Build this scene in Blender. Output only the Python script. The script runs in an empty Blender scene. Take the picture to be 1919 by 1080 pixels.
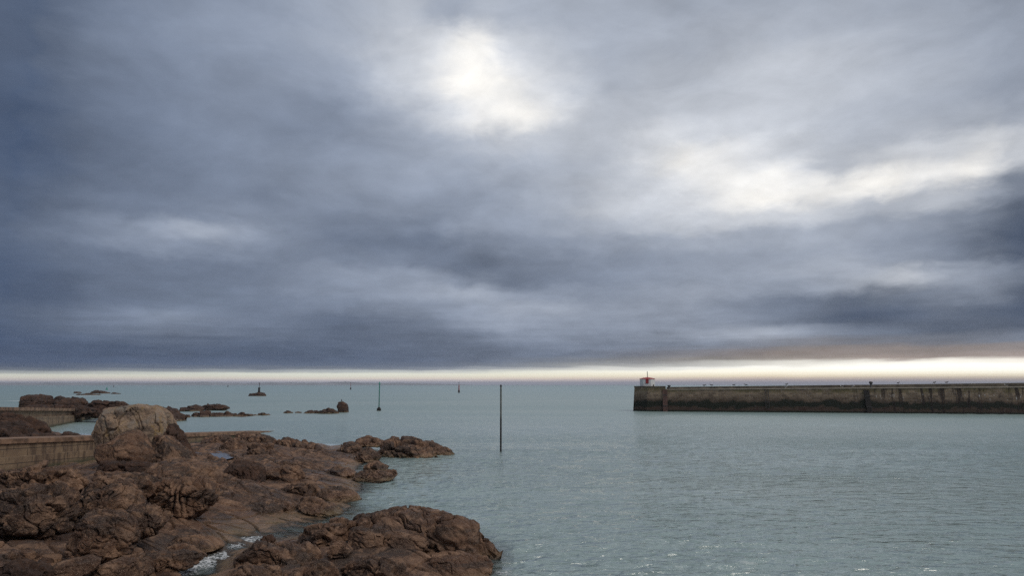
import bpy, bmesh, math, random
import numpy as np
from mathutils import Vector
R = math.radians
random.seed(7)
scene = bpy.context.scene
COL = scene.collection

# ------------------------------------------------------------------ camera model
F = 24.0 / 36.0 * 1919.0
CX, CY = 959.5, 540.0
HZ = 721.5
PITCH = math.atan((HZ - CY) / F)
CAMH = 6.0
cp, sp = math.cos(PITCH), math.sin(PITCH)

def ray(px, py):
    a = (px - CX) / F
    b = (CY - py) / F
    return np.array([a, cp - b * sp, sp + b * cp])

def at_z(px, py, z):
    d = ray(px, py)
    t = (z - CAMH) / d[2]
    return np.array([d[0] * t, d[1] * t, z])

def at_y(px, py, Y):
    d = ray(px, py)
    t = Y / d[1]
    return np.array([d[0] * t, Y, CAMH + d[2] * t])

def px_size(Y):
    return Y / F

# ------------------------------------------------------------------ numpy noise
def _hash(i, j, k, seed):
    h = (i.astype(np.int64) * 374761393 + j.astype(np.int64) * 668265263 + k.astype(np.int64) * 2147483647 + seed * 974711) & 0xFFFFFFFF
    h = ((h ^ (h >> 13)) * 1274126177) & 0xFFFFFFFF
    h = ((h ^ (h >> 16)) * 2246822519) & 0xFFFFFFFF
    return h ^ (h >> 15)

_rs = np.random.RandomState(3)
_G = _rs.normal(size=(1024, 3))
_G /= np.linalg.norm(_G, axis=1, keepdims=True)

def perlin(P, seed=0):
    P = np.asarray(P, float)
    I = np.floor(P).astype(np.int64)
    f = P - I
    u = f * f * f * (f * (f * 6 - 15) + 10)
    out = np.zeros(len(P))
    for a in (0, 1):
        wx = u[:, 0] if a else 1 - u[:, 0]
        for b in (0, 1):
            wy = u[:, 1] if b else 1 - u[:, 1]
            for c in (0, 1):
                wz = u[:, 2] if c else 1 - u[:, 2]
                g = _G[_hash(I[:, 0] + a, I[:, 1] + b, I[:, 2] + c, seed) & 1023]
                out += wx * wy * wz * (g[:, 0] * (f[:, 0] - a) + g[:, 1] * (f[:, 1] - b) + g[:, 2] * (f[:, 2] - c))
    return out * 1.5

def fbm(P, octv=4, seed=0, gain=0.5):
    s, a = 0, 1.0
    for o in range(octv):
        s = s + a * perlin(P * 2.03 ** o + o * 17.3, seed + o)
        a *= gain
    return s

def billow(P, octv=3, seed=0, gain=0.5):
    s, a = 0, 1.0
    for o in range(octv):
        s = s + a * np.abs(perlin(P * 2.07 ** o + o * 11.7, seed + o))
        a *= gain
    return s

def voronoi(P, seed=0):
    I = np.floor(P).astype(np.int64)
    f = P - I
    F1 = np.full(len(P), 9.0); F2 = np.full(len(P), 9.0); ID = np.zeros(len(P), np.int64)
    for a in (-1, 0, 1):
        for b in (-1, 0, 1):
            for c in (-1, 0, 1):
                h = _hash(I[:, 0] + a, I[:, 1] + b, I[:, 2] + c, seed)
                dx = a + (h & 255) / 255.0 - f[:, 0]
                dy = b + ((h >> 8) & 255) / 255.0 - f[:, 1]
                dz = c + ((h >> 16) & 255) / 255.0 - f[:, 2]
                d = np.sqrt(dx * dx + dy * dy + dz * dz)
                m = d < F1
                F2 = np.where(m, F1, np.minimum(F2, d))
                ID = np.where(m, h, ID)
                F1 = np.where(m, d, F1)
    return F1, F2, ID

def facets(P, seed=0):
    """angular joint blocks: every Voronoi cell is a tilted plane of its own; returns height, border distance"""
    I = np.floor(P).astype(np.int64)
    f = P - I
    F1 = np.full(len(P), 9.0); F2 = np.full(len(P), 9.0); H = np.zeros(len(P))
    for a in (-1, 0, 1):
        for b in (-1, 0, 1):
            for c in (-1, 0, 1):
                h = _hash(I[:, 0] + a, I[:, 1] + b, I[:, 2] + c, seed)
                dx = a + (h & 255) / 255.0 - f[:, 0]
                dy = b + ((h >> 8) & 255) / 255.0 - f[:, 1]
                dz = c + ((h >> 16) & 255) / 255.0 - f[:, 2]
                d = np.sqrt(dx * dx + dy * dy + dz * dz)
                m = d < F1
                F2 = np.where(m, F1, np.minimum(F2, d))
                g = _G[(h >> 7) & 1023]
                H = np.where(m, ((h >> 24) & 63) / 63.0 - .5 + 1.1 * (g[:, 0] * dx + g[:, 1] * dy + g[:, 2] * dz), H)
                F1 = np.where(m, d, F1)
    return H, F2 - F1, F1

def rotz(a):
    c, s = math.cos(a), math.sin(a)
    return np.array([[c, -s, 0], [s, c, 0], [0, 0, 1]])

def roty(a):
    c, s = math.cos(a), math.sin(a)
    return np.array([[c, 0, s], [0, 1, 0], [-s, 0, c]])

def rotx(a):
    c, s = math.cos(a), math.sin(a)
    return np.array([[1, 0, 0], [0, c, -s], [0, s, c]])

# ------------------------------------------------------------------ object helpers
def tag(o, label=None, cat=None, group=None, kind=None):
    if label: o['label'] = label
    if cat: o['category'] = cat
    if group: o['group'] = group
    if kind: o['kind'] = kind
    return o

def mesh_np(name, V, faces, mat, loc=(0, 0, 0), smooth=True, parent=None, attrs=None):
    V = np.asarray(V, np.float32) - np.asarray(loc, np.float32)
    faces = np.asarray(faces, np.int32)
    k = faces.shape[1]
    me = bpy.data.meshes.new(name)
    me.vertices.add(len(V)); me.vertices.foreach_set('co', V.ravel())
    me.loops.add(faces.size); me.loops.foreach_set('vertex_index', faces.ravel())
    me.polygons.add(len(faces))
    me.polygons.foreach_set('loop_start', np.arange(0, faces.size, k, dtype=np.int32))
    me.polygons.foreach_set('use_smooth', np.full(len(faces), smooth))
    for an, av in (attrs or {}).items():
        at = me.attributes.new(an, 'FLOAT', 'POINT')
        at.data.foreach_set('value', np.asarray(av, np.float32))
    me.update(); me.validate()
    me.materials.append(mat)
    o = bpy.data.objects.new(name, me)
    COL.objects.link(o)
    o.location = loc
    if parent: o.parent = parent
    return o

def empty(name, loc, rz=0.0):
    o = bpy.data.objects.new(name, None)
    COL.objects.link(o)
    o.location = loc; o.rotation_euler = (0, 0, rz)
    return o

def bm_obj(name, bm, mat, parent=None, loc=(0, 0, 0), smooth=False, bevel=0.0):
    if bevel:
        bmesh.ops.bevel(bm, geom=[e for e in bm.edges if len(e.link_faces) == 2 and e.calc_face_angle(0) > 0.6],
                        offset=bevel, segments=2, affect='EDGES', profile=0.6)
    bmesh.ops.recalc_face_normals(bm, faces=bm.faces)
    me = bpy.data.meshes.new(name)
    bm.to_mesh(me); bm.free()
    if smooth:
        for p in me.polygons: p.use_smooth = True
    me.materials.append(mat)
    o = bpy.data.objects.new(name, me)
    COL.objects.link(o)
    o.location = loc
    if parent: o.parent = parent
    return o

def lathe(bm, prof, seg=16, c=(0, 0, 0), rot0=0.0):
    """prof: list of (r, z); a closed solid of revolution"""
    rings = []
    for r, z in prof:
        if r < 1e-6:
            rings.append([bm.verts.new((c[0], c[1], c[2] + z))])
        else:
            rings.append([bm.verts.new((c[0] + r * math.cos(rot0 + 2 * math.pi * i / seg), c[1] + r * math.sin(rot0 + 2 * math.pi * i / seg), c[2] + z)) for i in range(seg)])
    for A, B in zip(rings, rings[1:]):
        for i in range(seg):
            j = (i + 1) % seg
            if len(A) == 1 and len(B) == 1: continue
            if len(A) == 1: bm.faces.new((A[0], B[i], B[j]))
            elif len(B) == 1: bm.faces.new((A[i], A[j], B[0]))
            else: bm.faces.new((A[i], A[j], B[j], B[i]))
    if len(rings[0]) > 1: bm.faces.new(rings[0][::-1])
    if len(rings[-1]) > 1: bm.faces.new(rings[-1])
    return bm

def box(bm, x0, x1, y0, y1, z0, z1):
    v = [bm.verts.new(p) for p in ((x0, y0, z0), (x1, y0, z0), (x1, y1, z0), (x0, y1, z0), (x0, y0, z1), (x1, y0, z1), (x1, y1, z1), (x0, y1, z1))]
    for f in ((3, 2, 1, 0), (4, 5, 6, 7), (0, 1, 5, 4), (1, 2, 6, 5), (2, 3, 7, 6), (3, 0, 4, 7)):
        bm.faces.new([v[i] for i in f])
    return bm

def prism(bm, bot, top):
    """loft between two rings of the same length"""
    a = [bm.verts.new(p) for p in bot]; b = [bm.verts.new(p) for p in top]
    n = len(a)
    bm.faces.new(a[::-1]); bm.faces.new(b)
    for i in range(n):
        j = (i + 1) % n
        bm.faces.new((a[i], a[j], b[j], b[i]))
    return bm

def tube(bm, p0, p1, r, seg=8, r1=None):
    p0, p1 = Vector(p0), Vector(p1)
    d = (p1 - p0).normalized()
    u = d.orthogonal().normalized(); w = d.cross(u)
    r1 = r if r1 is None else r1
    a = [p0 + (u * math.cos(2 * math.pi * i / seg) + w * math.sin(2 * math.pi * i / seg)) * r for i in range(seg)]
    b = [p1 + (u * math.cos(2 * math.pi * i / seg) + w * math.sin(2 * math.pi * i / seg)) * r1 for i in range(seg)]
    return prism(bm, a, b)

# ------------------------------------------------------------------ node helpers
class NT:
    def __init__(s, tree): s.t = tree; s.n = tree.nodes; s.l = tree.links
    def node(s, typ, **kw):
        n = s.n.new(typ)
        for k, v in kw.items(): setattr(n, k, v)
        return n
    def put(s, sock, v):
        if isinstance(v, bpy.types.NodeSocket): s.l.new(v, sock)
        elif isinstance(v, (tuple, list)) and len(v) == 3 and sock.type == 'RGBA': sock.default_value = (*v, 1)
        else: sock.default_value = v
    def math(s, op, a, b=0.0, c=None, clamp=False):
        n = s.node('ShaderNodeMath', operation=op, use_clamp=clamp)
        s.put(n.inputs[0], a); s.put(n.inputs[1], b)
        if c is not None: s.put(n.inputs[2], c)
        return n.outputs[0]
    def vmath(s, op, a, b=(0, 0, 0)):
        n = s.node('ShaderNodeVectorMath', operation=op)
        s.put(n.inputs[0], a)
        if op == 'SCALE': s.put(n.inputs['Scale'], b)
        else: s.put(n.inputs[1], b)
        return n.outputs[0]
    def noise(s, vec, scale, detail=4, rough=0.55, dist=0.0, out='Fac'):
        n = s.node('ShaderNodeTexNoise')
        s.put(n.inputs['Vector'], vec)
        n.inputs['Scale'].default_value = scale; n.inputs['Detail'].default_value = detail
        n.inputs['Roughness'].default_value = rough; n.inputs['Distortion'].default_value = dist
        return n.outputs[out]
    def mix(s, fac, a, b, blend='MIX'):
        n = s.node('ShaderNodeMix', data_type='RGBA', blend_type=blend)
        s.put(n.inputs[0], fac); s.put(n.inputs[6], a); s.put(n.inputs[7], b)
        return n.outputs[2]
    def ramp(s, fac, stops, interp='LINEAR'):
        n = s.node('ShaderNodeValToRGB')
        cr = n.color_ramp; cr.interpolation = interp
        while len(cr.elements) > 1: cr.elements.remove(cr.elements[-1])
        for i, (p, c) in enumerate(stops):
            e = cr.elements[0] if i == 0 else cr.elements.new(p)
            e.position = p
            e.color = (c, c, c, 1) if isinstance(c, (int, float)) else (*c, 1)
        s.put(n.inputs[0], fac)
        return n.outputs[0]
    def step(s, v, a, b):
        n = s.node('ShaderNodeMapRange', interpolation_type='SMOOTHSTEP')
        s.put(n.inputs[0], v); s.put(n.inputs[1], a); s.put(n.inputs[2], b)
        return n.outputs[0]
    def sep(s, v):
        n = s.node('ShaderNodeSeparateXYZ'); s.put(n.inputs[0], v); return n.outputs
    def comb(s, x, y, z):
        n = s.node('ShaderNodeCombineXYZ')
        s.put(n.inputs[0], x); s.put(n.inputs[1], y); s.put(n.inputs[2], z); return n.outputs[0]
    def bump(s, h, strength=0.5, dist=0.05, normal=None):
        n = s.node('ShaderNodeBump')
        n.inputs['Strength'].default_value = strength; n.inputs['Distance'].default_value = dist
        s.put(n.inputs['Height'], h)
        if normal is not None: s.put(n.inputs['Normal'], normal)
        return n.outputs[0]

def new_mat(name):
    m = bpy.data.materials.new(name); m.use_nodes = True
    m.node_tree.nodes.clear()
    N = NT(m.node_tree)
    out = N.node('ShaderNodeOutputMaterial')
    b = N.node('ShaderNodeBsdfPrincipled')
    N.l.new(b.outputs[0], out.inputs[0])
    return m, N, b, out

def position(N): return N.node('ShaderNodeNewGeometry').outputs['Position']

def rock_mat(name, cols, speck=0.5, lichen=0.0, tide=True, bump=1.0):
    m, N, b, out = new_mat(name)
    P = position(N)
    x, y, z = N.sep(P)
    n1 = N.noise(P, 0.35, 5, 0.6, 0.4)
    n2 = N.noise(P, 1.9, 6, 0.65, 0.3)
    n3 = N.noise(P, 16.0, 3, 0.7)
    n4 = N.noise(P, 55.0, 2, 0.6)
    c = N.mix(N.step(n1, .40, .62), cols[0], cols[1])
    c = N.mix(N.math('MULTIPLY', N.step(n2, .48, .68), .75), c, cols[2])
    c = N.mix(N.math('MULTIPLY', N.step(n3, .44, .66), .75), c, N.mix(0.55, c, (.02, .014, .012)))
    n5 = N.noise(N.vmath('MULTIPLY', P, (.6, 1.0, 2.2)), .8, 7, .72, .5)
    c = N.mix(N.math('MULTIPLY', N.step(n5, .47, .60), .80), c, (.034, .023, .020))
    c = N.mix(N.math('MULTIPLY', N.step(n4, .56, .70), speck), c, cols[3])
    n6 = N.noise(P, .8, 5, .62, .8)
    c = N.mix(N.math('MULTIPLY', N.step(n6, .50, .64), .45), c, cols[2])
    if lichen:
        l1 = N.noise(P, 0.75, 6, 0.7, 0.5)
        l2 = N.noise(N.vmath('ADD', P, (31, 7, 3)), 1.4, 6, 0.7, 0.3)
        nz = N.sep(N.node('ShaderNodeNewGeometry').outputs['Normal'])[2]
        hi = N.step(z, 1.9, 3.2)
        c = N.mix(N.math('MULTIPLY', N.math('MULTIPLY', N.step(l1, .50, .62), hi), .8 * lichen), c, (.23, .20, .17))
        c = N.mix(N.math('MULTIPLY', N.math('MULTIPLY', N.step(l2, .54, .68), hi), .62 * lichen), c, (.27, .17, .035))
    if tide:
        w = N.math('ADD', z, N.math('MULTIPLY', N.math('SUBTRACT', n2, .5), .5))
        tan = N.math('MULTIPLY', N.step(w, .34, .06), .65)
        c = N.mix(tan, c, (.25, .165, .095))
        c = N.mix(N.math('MULTIPLY', N.math('MULTIPLY', tan, N.step(n1, .5, .6)), .35), c, (.11, .115, .04))
        wet = N.step(w, .13, .0)
        c = N.mix(N.math('MULTIPLY', wet, .8), c, (.034, .028, .02))
        rr = N.math('SUBTRACT', N.math('ADD', .52, N.math('MULTIPLY', N.step(n6, .35, .55), .3)), N.math('MULTIPLY', N.step(w, .6, .1), .4))
        N.put(b.inputs['Roughness'], rr)
    else:
        b.inputs['Roughness'].default_value = .85
    b.inputs['Specular IOR Level'].default_value = .35
    N.put(b.inputs['Base Color'], c)
    f1 = N.noise(P, 9.0, 7, 0.70, 0.1)
    f2 = N.noise(P, 40.0, 5, 0.75)
    h = N.math('ADD', N.math('MULTIPLY', f1, 1.0), N.math('MULTIPLY', f2, .22))
    N.put(b.inputs['Normal'], N.bump(h, 1.0 * bump, .10))
    return m

BROWN = [(.118, .058, .033), (.052, .028, .020), (.36, .215, .135), (.66, .50, .37)]
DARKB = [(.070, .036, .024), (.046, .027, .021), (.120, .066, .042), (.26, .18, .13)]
M = {}
M['rock'] = rock_mat('granite', BROWN)
M['rock_dry'] = rock_mat('dry granite', BROWN, tide=False)
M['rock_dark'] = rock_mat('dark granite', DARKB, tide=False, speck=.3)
M['rock_far'] = rock_mat('weedy granite', DARKB, speck=.2)
M['lichen'] = rock_mat('lichened granite', [(.30, .205, .14), (.24, .175, .13), (.40, .29, .20), (.5, .4, .3)], lichen=1.0, tide=False)

def plain(name, col, rough=.6, metal=0.0, var=.25, scale=3.0):
    m, N, b, out = new_mat(name)
    P = position(N)
    n = N.noise(P, scale, 5, .65)
    d = tuple(c * (1 - var) for c in col); u = tuple(min(1, c * (1 + var)) for c in col)
    N.put(b.inputs['Base Color'], N.mix(N.step(n, .35, .65), d, u))
    b.inputs['Roughness'].default_value = rough; b.inputs['Metallic'].default_value = metal
    N.put(b.inputs['Normal'], N.bump(N.noise(P, scale * 8, 4, .6), .3, .02))
    return m

M['white'] = plain('white limewash', (.62, .63, .64), .7, var=.06)
M['red'] = plain('red paint', (.36, .035, .04), .5, var=.2)
M['red_dark'] = plain('dark red board', (.26, .018, .022), .5, var=.3)
M['iron'] = plain('dark iron', (.045, .04, .04), .6)
M['rust'] = plain('rusty timber', (.095, .05, .04), .8, var=.4)
M['green'] = plain('green beacon paint', (.02, .21, .16), .5)
M['concrete'] = plain('grey concrete', (.27, .26, .24), .85)
M['greymast'] = plain('grey mast', (.22, .21, .19), .7)
M['blackish'] = plain('black weed and slot shade', (.014, .011, .010), .8)  # also the painted shade of the slot in the pier wall
M['pinkmast'] = plain('faded red mast', (.30, .16, .15), .6)
M['gull_white'] = plain('white plumage', (.6, .6, .6), .8, var=.05)
M['gull_dark'] = plain('dark plumage', (.07, .07, .075), .8, var=.2)
M['beak'] = plain('yellow bill', (.45, .28, .05), .6)

def slip_mat():
    m, N, b, out = new_mat('stained tan concrete')
    P = position(N); x, y, z = N.sep(P)
    n1 = N.noise(P, .6, 6, .65, .3)
    n2 = N.noise(N.vmath('MULTIPLY', P, (1, 1, .18)), 2.2, 5, .6)
    n3 = N.noise(P, 22, 3, .7)
    c = N.mix(N.step(n1, .35, .65), (.17, .115, .075), (.25, .175, .11))
    c = N.mix(N.math('MULTIPLY', N.step(n2, .50, .62), .75), c, (.07, .045, .032))
    c = N.mix(N.math('MULTIPLY', N.step(n3, .55, .75), .35), c, (.40, .32, .23))
    sb = N.node('ShaderNodeTexBrick'); N.put(sb.inputs['Vector'], N.comb(N.math('ADD', N.math('MULTIPLY', y, .97), N.math('MULTIPLY', n1, .25)), N.math('ADD', z, N.math('MULTIPLY', y, .045)), 0))
    sb.inputs['Scale'].default_value = 1.0; sb.inputs['Brick Width'].default_value = 3.4; sb.inputs['Row Height'].default_value = .95; sb.inputs['Mortar Size'].default_value = .028; sb.offset = .37
    c = N.mix(N.math('MULTIPLY', sb.outputs['Fac'], .8), c, (.03, .022, .018))
    lo = N.step(z, .55, .1)
    c = N.mix(N.math('MULTIPLY', lo, .8), c, (.045, .05, .025))
    N.put(b.inputs['Base Color'], c)
    b.inputs['Roughness'].default_value = .9
    N.put(b.inputs['Normal'], N.bump(N.math('ADD', n3, N.noise(P, 5, 6, .6)), .5, .04))
    return m
M['slip'] = slip_mat()
M['slip_cap'] = plain('brown weathered concrete', (.19, .115, .074), .9, var=.45, scale=1.2)

def pier_mat():
    m, N, b, out = new_mat('harbour masonry')
    P = position(N); x, y, z = N.sep(P)
    al = N.math('SUBTRACT', N.math('MULTIPLY', x, .97), N.math('MULTIPLY', y, .24))
    uv = N.comb(al, z, 0)
    br = N.node('ShaderNodeTexBrick')
    N.put(br.inputs['Vector'], uv)
    br.inputs['Scale'].default_value = 1.0
    br.inputs['Brick Width'].default_value = 1.1; br.inputs['Row Height'].default_value = .48
    br.inputs['Mortar Size'].default_value = .035; br.inputs['Bias'].default_value = 0
    br.inputs['Color1'].default_value = (.145, .106, .074, 1); br.inputs['Color2'].default_value = (.29, .215, .15, 1)
    br.inputs['Mortar'].default_value = (.30, .26, .22, 1)
    c = br.outputs['Color']
    n1 = N.noise(N.comb(al, 0, N.math('MULTIPLY', z, 1.6)), .25, 6, .65, .4)
    n2 = N.noise(N.comb(al, y, z), .9, 6, .7, .3)
    ns = N.noise(N.comb(al, 0, N.math('MULTIPLY', z, .13)), 1.1, 5, .65)
    c = N.mix(N.math('MULTIPLY', N.step(n2, .46, .66), .6), c, (.08, .06, .048))
    # green lichen at the top, weed bands below the tide mark
    c = N.mix(N.math('MULTIPLY', N.math('MULTIPLY', N.step(z, 3.9, 4.7), N.step(n1, .38, .6)), .7), c, (.12, .105, .045))
    w = N.math('ADD', N.math('ADD', z, N.math('MULTIPLY', N.math('SUBTRACT', n1, .5), 3.0)), N.math('MULTIPLY', N.math('SUBTRACT', n2, .5), 1.6))
    c = N.mix(N.math('MULTIPLY', N.step(w, 4.2, 1.8), .88), c, (.044, .029, .023))
    c = N.mix(N.math('MULTIPLY', N.math('MULTIPLY', N.step(w, 2.6, 2.1), N.step(w, .9, 1.3)), .85), c, (.010, .017, .012))
    c = N.mix(N.math('MULTIPLY', N.math('MULTIPLY', N.step(w, 1.3, .7), N.step(n2, .45, .6)), .7), c, (.055, .032, .028))
    c = N.mix(N.step(z, .5, .15), c, (.012, .02, .015))
    # dark seepage streaks and white guano toward the shore end
    far = N.step(x, 66, 84)
    c = N.mix(N.math('MULTIPLY', N.math('MULTIPLY', N.step(ns, .52, .60), far), .85), c, (.022, .016, .016))
    zz = N.math('MULTIPLY', N.step(z, 2.5, 3.1), N.step(z, 4.15, 3.8))
    g1 = N.noise(N.comb(al, 0, N.math('MULTIPLY', z, .35)), 1.9, 4, .6)
    c = N.mix(N.math('MULTIPLY', N.math('MULTIPLY', N.step(g1, .60, .66), zz), N.math('ADD', .12, N.math('MULTIPLY', far, .75))), c, (.55, .53, .52))
    N.put(b.inputs['Base Color'], c)
    b.inputs['Roughness'].default_value = .9
    b.inputs['Specular IOR Level'].default_value = .25
    N.put(b.inputs['Normal'], N.bump(N.math('ADD', N.math('MULTIPLY', br.outputs['Fac'], -.6), N.noise(P, 3, 6, .65)), .8, .12))
    return m
M['pier'] = pier_mat()
M['coping'] = plain('coping stone with lit edge', (.30, .26, .21), .85, var=.2, scale=1.0)  # brighter than the wall: the lit edge is put into the colour
M['parapet'] = plain('dark parapet masonry', (.095, .082, .062), .9, var=.4, scale=.8)

# ------------------------------------------------------------------ rock meshes
_ICO = {}
def ico(sub):
    if sub not in _ICO:
        bm = bmesh.new(); bmesh.ops.create_icosphere(bm, subdivisions=sub, radius=1)
        V = np.array([v.co[:] for v in bm.verts]); Fc = np.array([[v.index for v in f.verts] for f in bm.faces])
        bm.free(); _ICO[sub] = (V / np.linalg.norm(V, axis=1, keepdims=True), Fc)
    return _ICO[sub]

def vnormals(V, Fc):
    a, b, c = V[Fc[:, 0]], V[Fc[:, 1]], V[Fc[:, 2]]
    n = np.cross(b - a, c - a)
    N = np.zeros_like(V)
    for i in range(3): np.add.at(N, Fc[:, i], n)
    return N / (np.linalg.norm(N, axis=1, keepdims=True) + 1e-12)

def saw(u, drop=.12):
    fr = u - np.floor(u)
    return np.where(fr < 1 - drop, fr / (1 - drop), (1 - fr) / drop)

def plane_cuts(V, seed, n=16, lo=.66, hi=.93):
    """break flat faces off a rounded form, as frost and surf do along the joints"""
    r = np.random.RandomState(seed + 900)
    V = V.copy(); c = V.mean(0)
    for k in range(n):
        d = r.normal(size=3); d[1] = -abs(d[1]) * 1.1; d[2] = abs(d[2]) * .9 + .05
        if k % 4 == 0: d = np.array([r.normal() * .25, -.25 * r.rand(), 1.0])
        d /= np.linalg.norm(d)
        q = (V - c) @ d
        h = q.max() * (lo + (hi - lo) * r.rand() + (.06 if abs(d[1]) < .35 else -.03))
        V -= np.maximum(q - h, 0)[:, None] * d * .94
    return V

def rockify(V, Fc, s, seed, lump=.10, bil=.09, cracks=.05, ribs=0.0, rib_dir=(1, 0, 0), rib_f=3.0, fine=.009, strike=(.85, -.5, -.15), crack_f=1.1, blocks=0.0, cells=.26, bed=.06, bed_n=(-.30, .25, .92), bed_f=2.4, cuts=16, cut_lo=.66, cut_hi=.93):
    """displace a closed surface: big lumps, joint-bounded bulges with sharp creases, bedding ledges, cracks and weathering ribs"""
    if cuts: V = plane_cuts(V, seed, cuts, cut_lo, cut_hi)
    N = vnormals(V, Fc)
    P = V / s
    d = .7 * lump * fbm(P * 1.1, 2, seed)
    warp = np.stack([fbm(P * 1.5 + 5, 2, seed + 40), fbm(P * 1.5 + 9, 2, seed + 43), fbm(P * 1.5 + 13, 2, seed + 46)], 1)
    t = np.array(strike, float); t /= np.linalg.norm(t)
    al = (P @ t)[:, None] * t
    Q = (P - al) + al * .45                       # stretched along the strike
    H, E, F1 = facets(Q * 1.15 + warp * .22, seed + 12)
    d += cells * .62 * H + cells * .12 * (.6 - F1) - cells * .75 * np.exp(-(E / .05) ** 2)
    H, E, F1 = facets(Q * 2.7 + warp * .30, seed + 13)
    d += cells * .22 * H - cells * .12 * np.exp(-(E / .06) ** 2)
    H, E, F1 = facets(Q * 6.5 + warp * .5, seed + 14)
    d += cells * .07 * H
    bn = np.array(bed_n, float); bn /= np.linalg.norm(bn)
    m = np.clip(perlin(P * 1.2 + 3, seed + 50) * 2 + .55, 0, 1)
    u = P @ bn
    d += bed * m * (saw(u * bed_f + warp[:, 0] * .55) - .5) + bed * .18 * (saw(u * bed_f * 2.7 + warp[:, 1] * .9) - .5) * (1 - .5 * m)
    d += bil * .10 * (billow(Q * 2.6 + warp * .35, 4, seed + 3, .55) - .45)
    if cracks:
        n = perlin(Q * crack_f * 1.3 + warp * .4, seed + 8)
        d -= cracks * 2.6 * np.exp(-(n / .022) ** 2)
        n = perlin(Q * crack_f * 3.1 + warp * .5 + 7, seed + 9)
        d -= cracks * .6 * np.exp(-(n / .045) ** 2)
    if ribs:
        rd = np.array(rib_dir, float); rd /= np.linalg.norm(rd)
        u = (P @ rd) * rib_f + perlin(P * 1.3, seed + 20) * 1.1 + perlin(P * 4.0, seed + 21) * .30
        k = np.clip(.75 + 1.2 * perlin(P * 1.1 + 9, seed + 22), .15, 1.2)
        d += ribs * k * (np.abs(np.sin(u * math.pi)) ** .5 - .7)
    d += fine * fbm(P * 8, 4, seed + 30, .62)
    d -= d.mean() + .25 * d.std()
    return V + N * (d * s)[:, None]

def put_rock(name, V, Fc, mat, label, cat='rock', group=None, base=None):
    lo = V[:, 2].min()
    c = base if base is not None else (float((V[:, 0].min() + V[:, 0].max()) / 2), float((V[:, 1].min() + V[:, 1].max()) / 2), float(lo))
    o = mesh_np(name, V, Fc, mat, c)
    return tag(o, label, cat, group)

def outline_rock(name, label, poly, Y, depth, seed, sub=6, mat='rock', e=2.5, cat='rock', group=None, lean=0.0, build=True, skew=0.0, sink=0.0, **kw):
    """a boulder whose silhouette follows an outline given at real distance Y; depth is its half thickness"""
    poly = np.array(poly, float)
    c0 = np.array([(poly[:, 0].min() + poly[:, 0].max()) / 2, (poly[:, 1].min() + poly[:, 1].max()) / 2])
    C = at_y(c0[0], c0[1], Y)
    Wp = np.array([at_y(p[0], p[1], Y) for p in poly]) - C
    A = np.concatenate([Wp, Wp[:1]])
    pts = np.concatenate([A[i] + (A[i + 1] - A[i]) * np.linspace(0, 1, 24, endpoint=False)[:, None] for i in range(len(Wp))])
    th = np.arctan2(pts[:, 2], pts[:, 0]); r = np.hypot(pts[:, 0], pts[:, 2])
    o = np.argsort(th); th, r = th[o], r[o]
    g = np.linspace(-math.pi, math.pi, 361)[:-1]
    rg = np.interp(g, np.concatenate([th - 2 * math.pi, th, th + 2 * math.pi]), np.tile(r, 3))
    k = np.array([1, 2, 3, 2, 1], float); k /= k.sum()
    for _ in range(2):
        rg = np.convolve(np.concatenate([rg[-2:], rg, rg[:2]]), k, 'valid')
    U, Fc = ico(sub)
    rho = np.hypot(U[:, 0], U[:, 2]); t = np.abs(U[:, 1])
    kk = 1 / (rho ** e + t ** e) ** (1 / e)
    ang = np.arctan2(U[:, 2], U[:, 0])
    Rr = np.interp(ang, np.concatenate([g, [math.pi]]), np.concatenate([rg, rg[:1]]))
    V = np.stack([rho * kk * Rr * np.cos(ang), U[:, 1] * kk * depth, rho * kk * Rr * np.sin(ang)], 1)
    V[:, 1] += V[:, 2] * lean + V[:, 0] * skew
    s = math.sqrt(Wp[:, 0].ptp() * Wp[:, 2].ptp()) * .5 if hasattr(Wp[:, 0], 'ptp') else math.sqrt(np.ptp(Wp[:, 0]) * np.ptp(Wp[:, 2])) * .5
    V = rockify(V + C - np.array([0, 0, sink]), Fc, s, seed, **kw)
    if not build: return V, Fc
    return put_rock(name, V, Fc, M[mat], label, cat, group)

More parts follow.
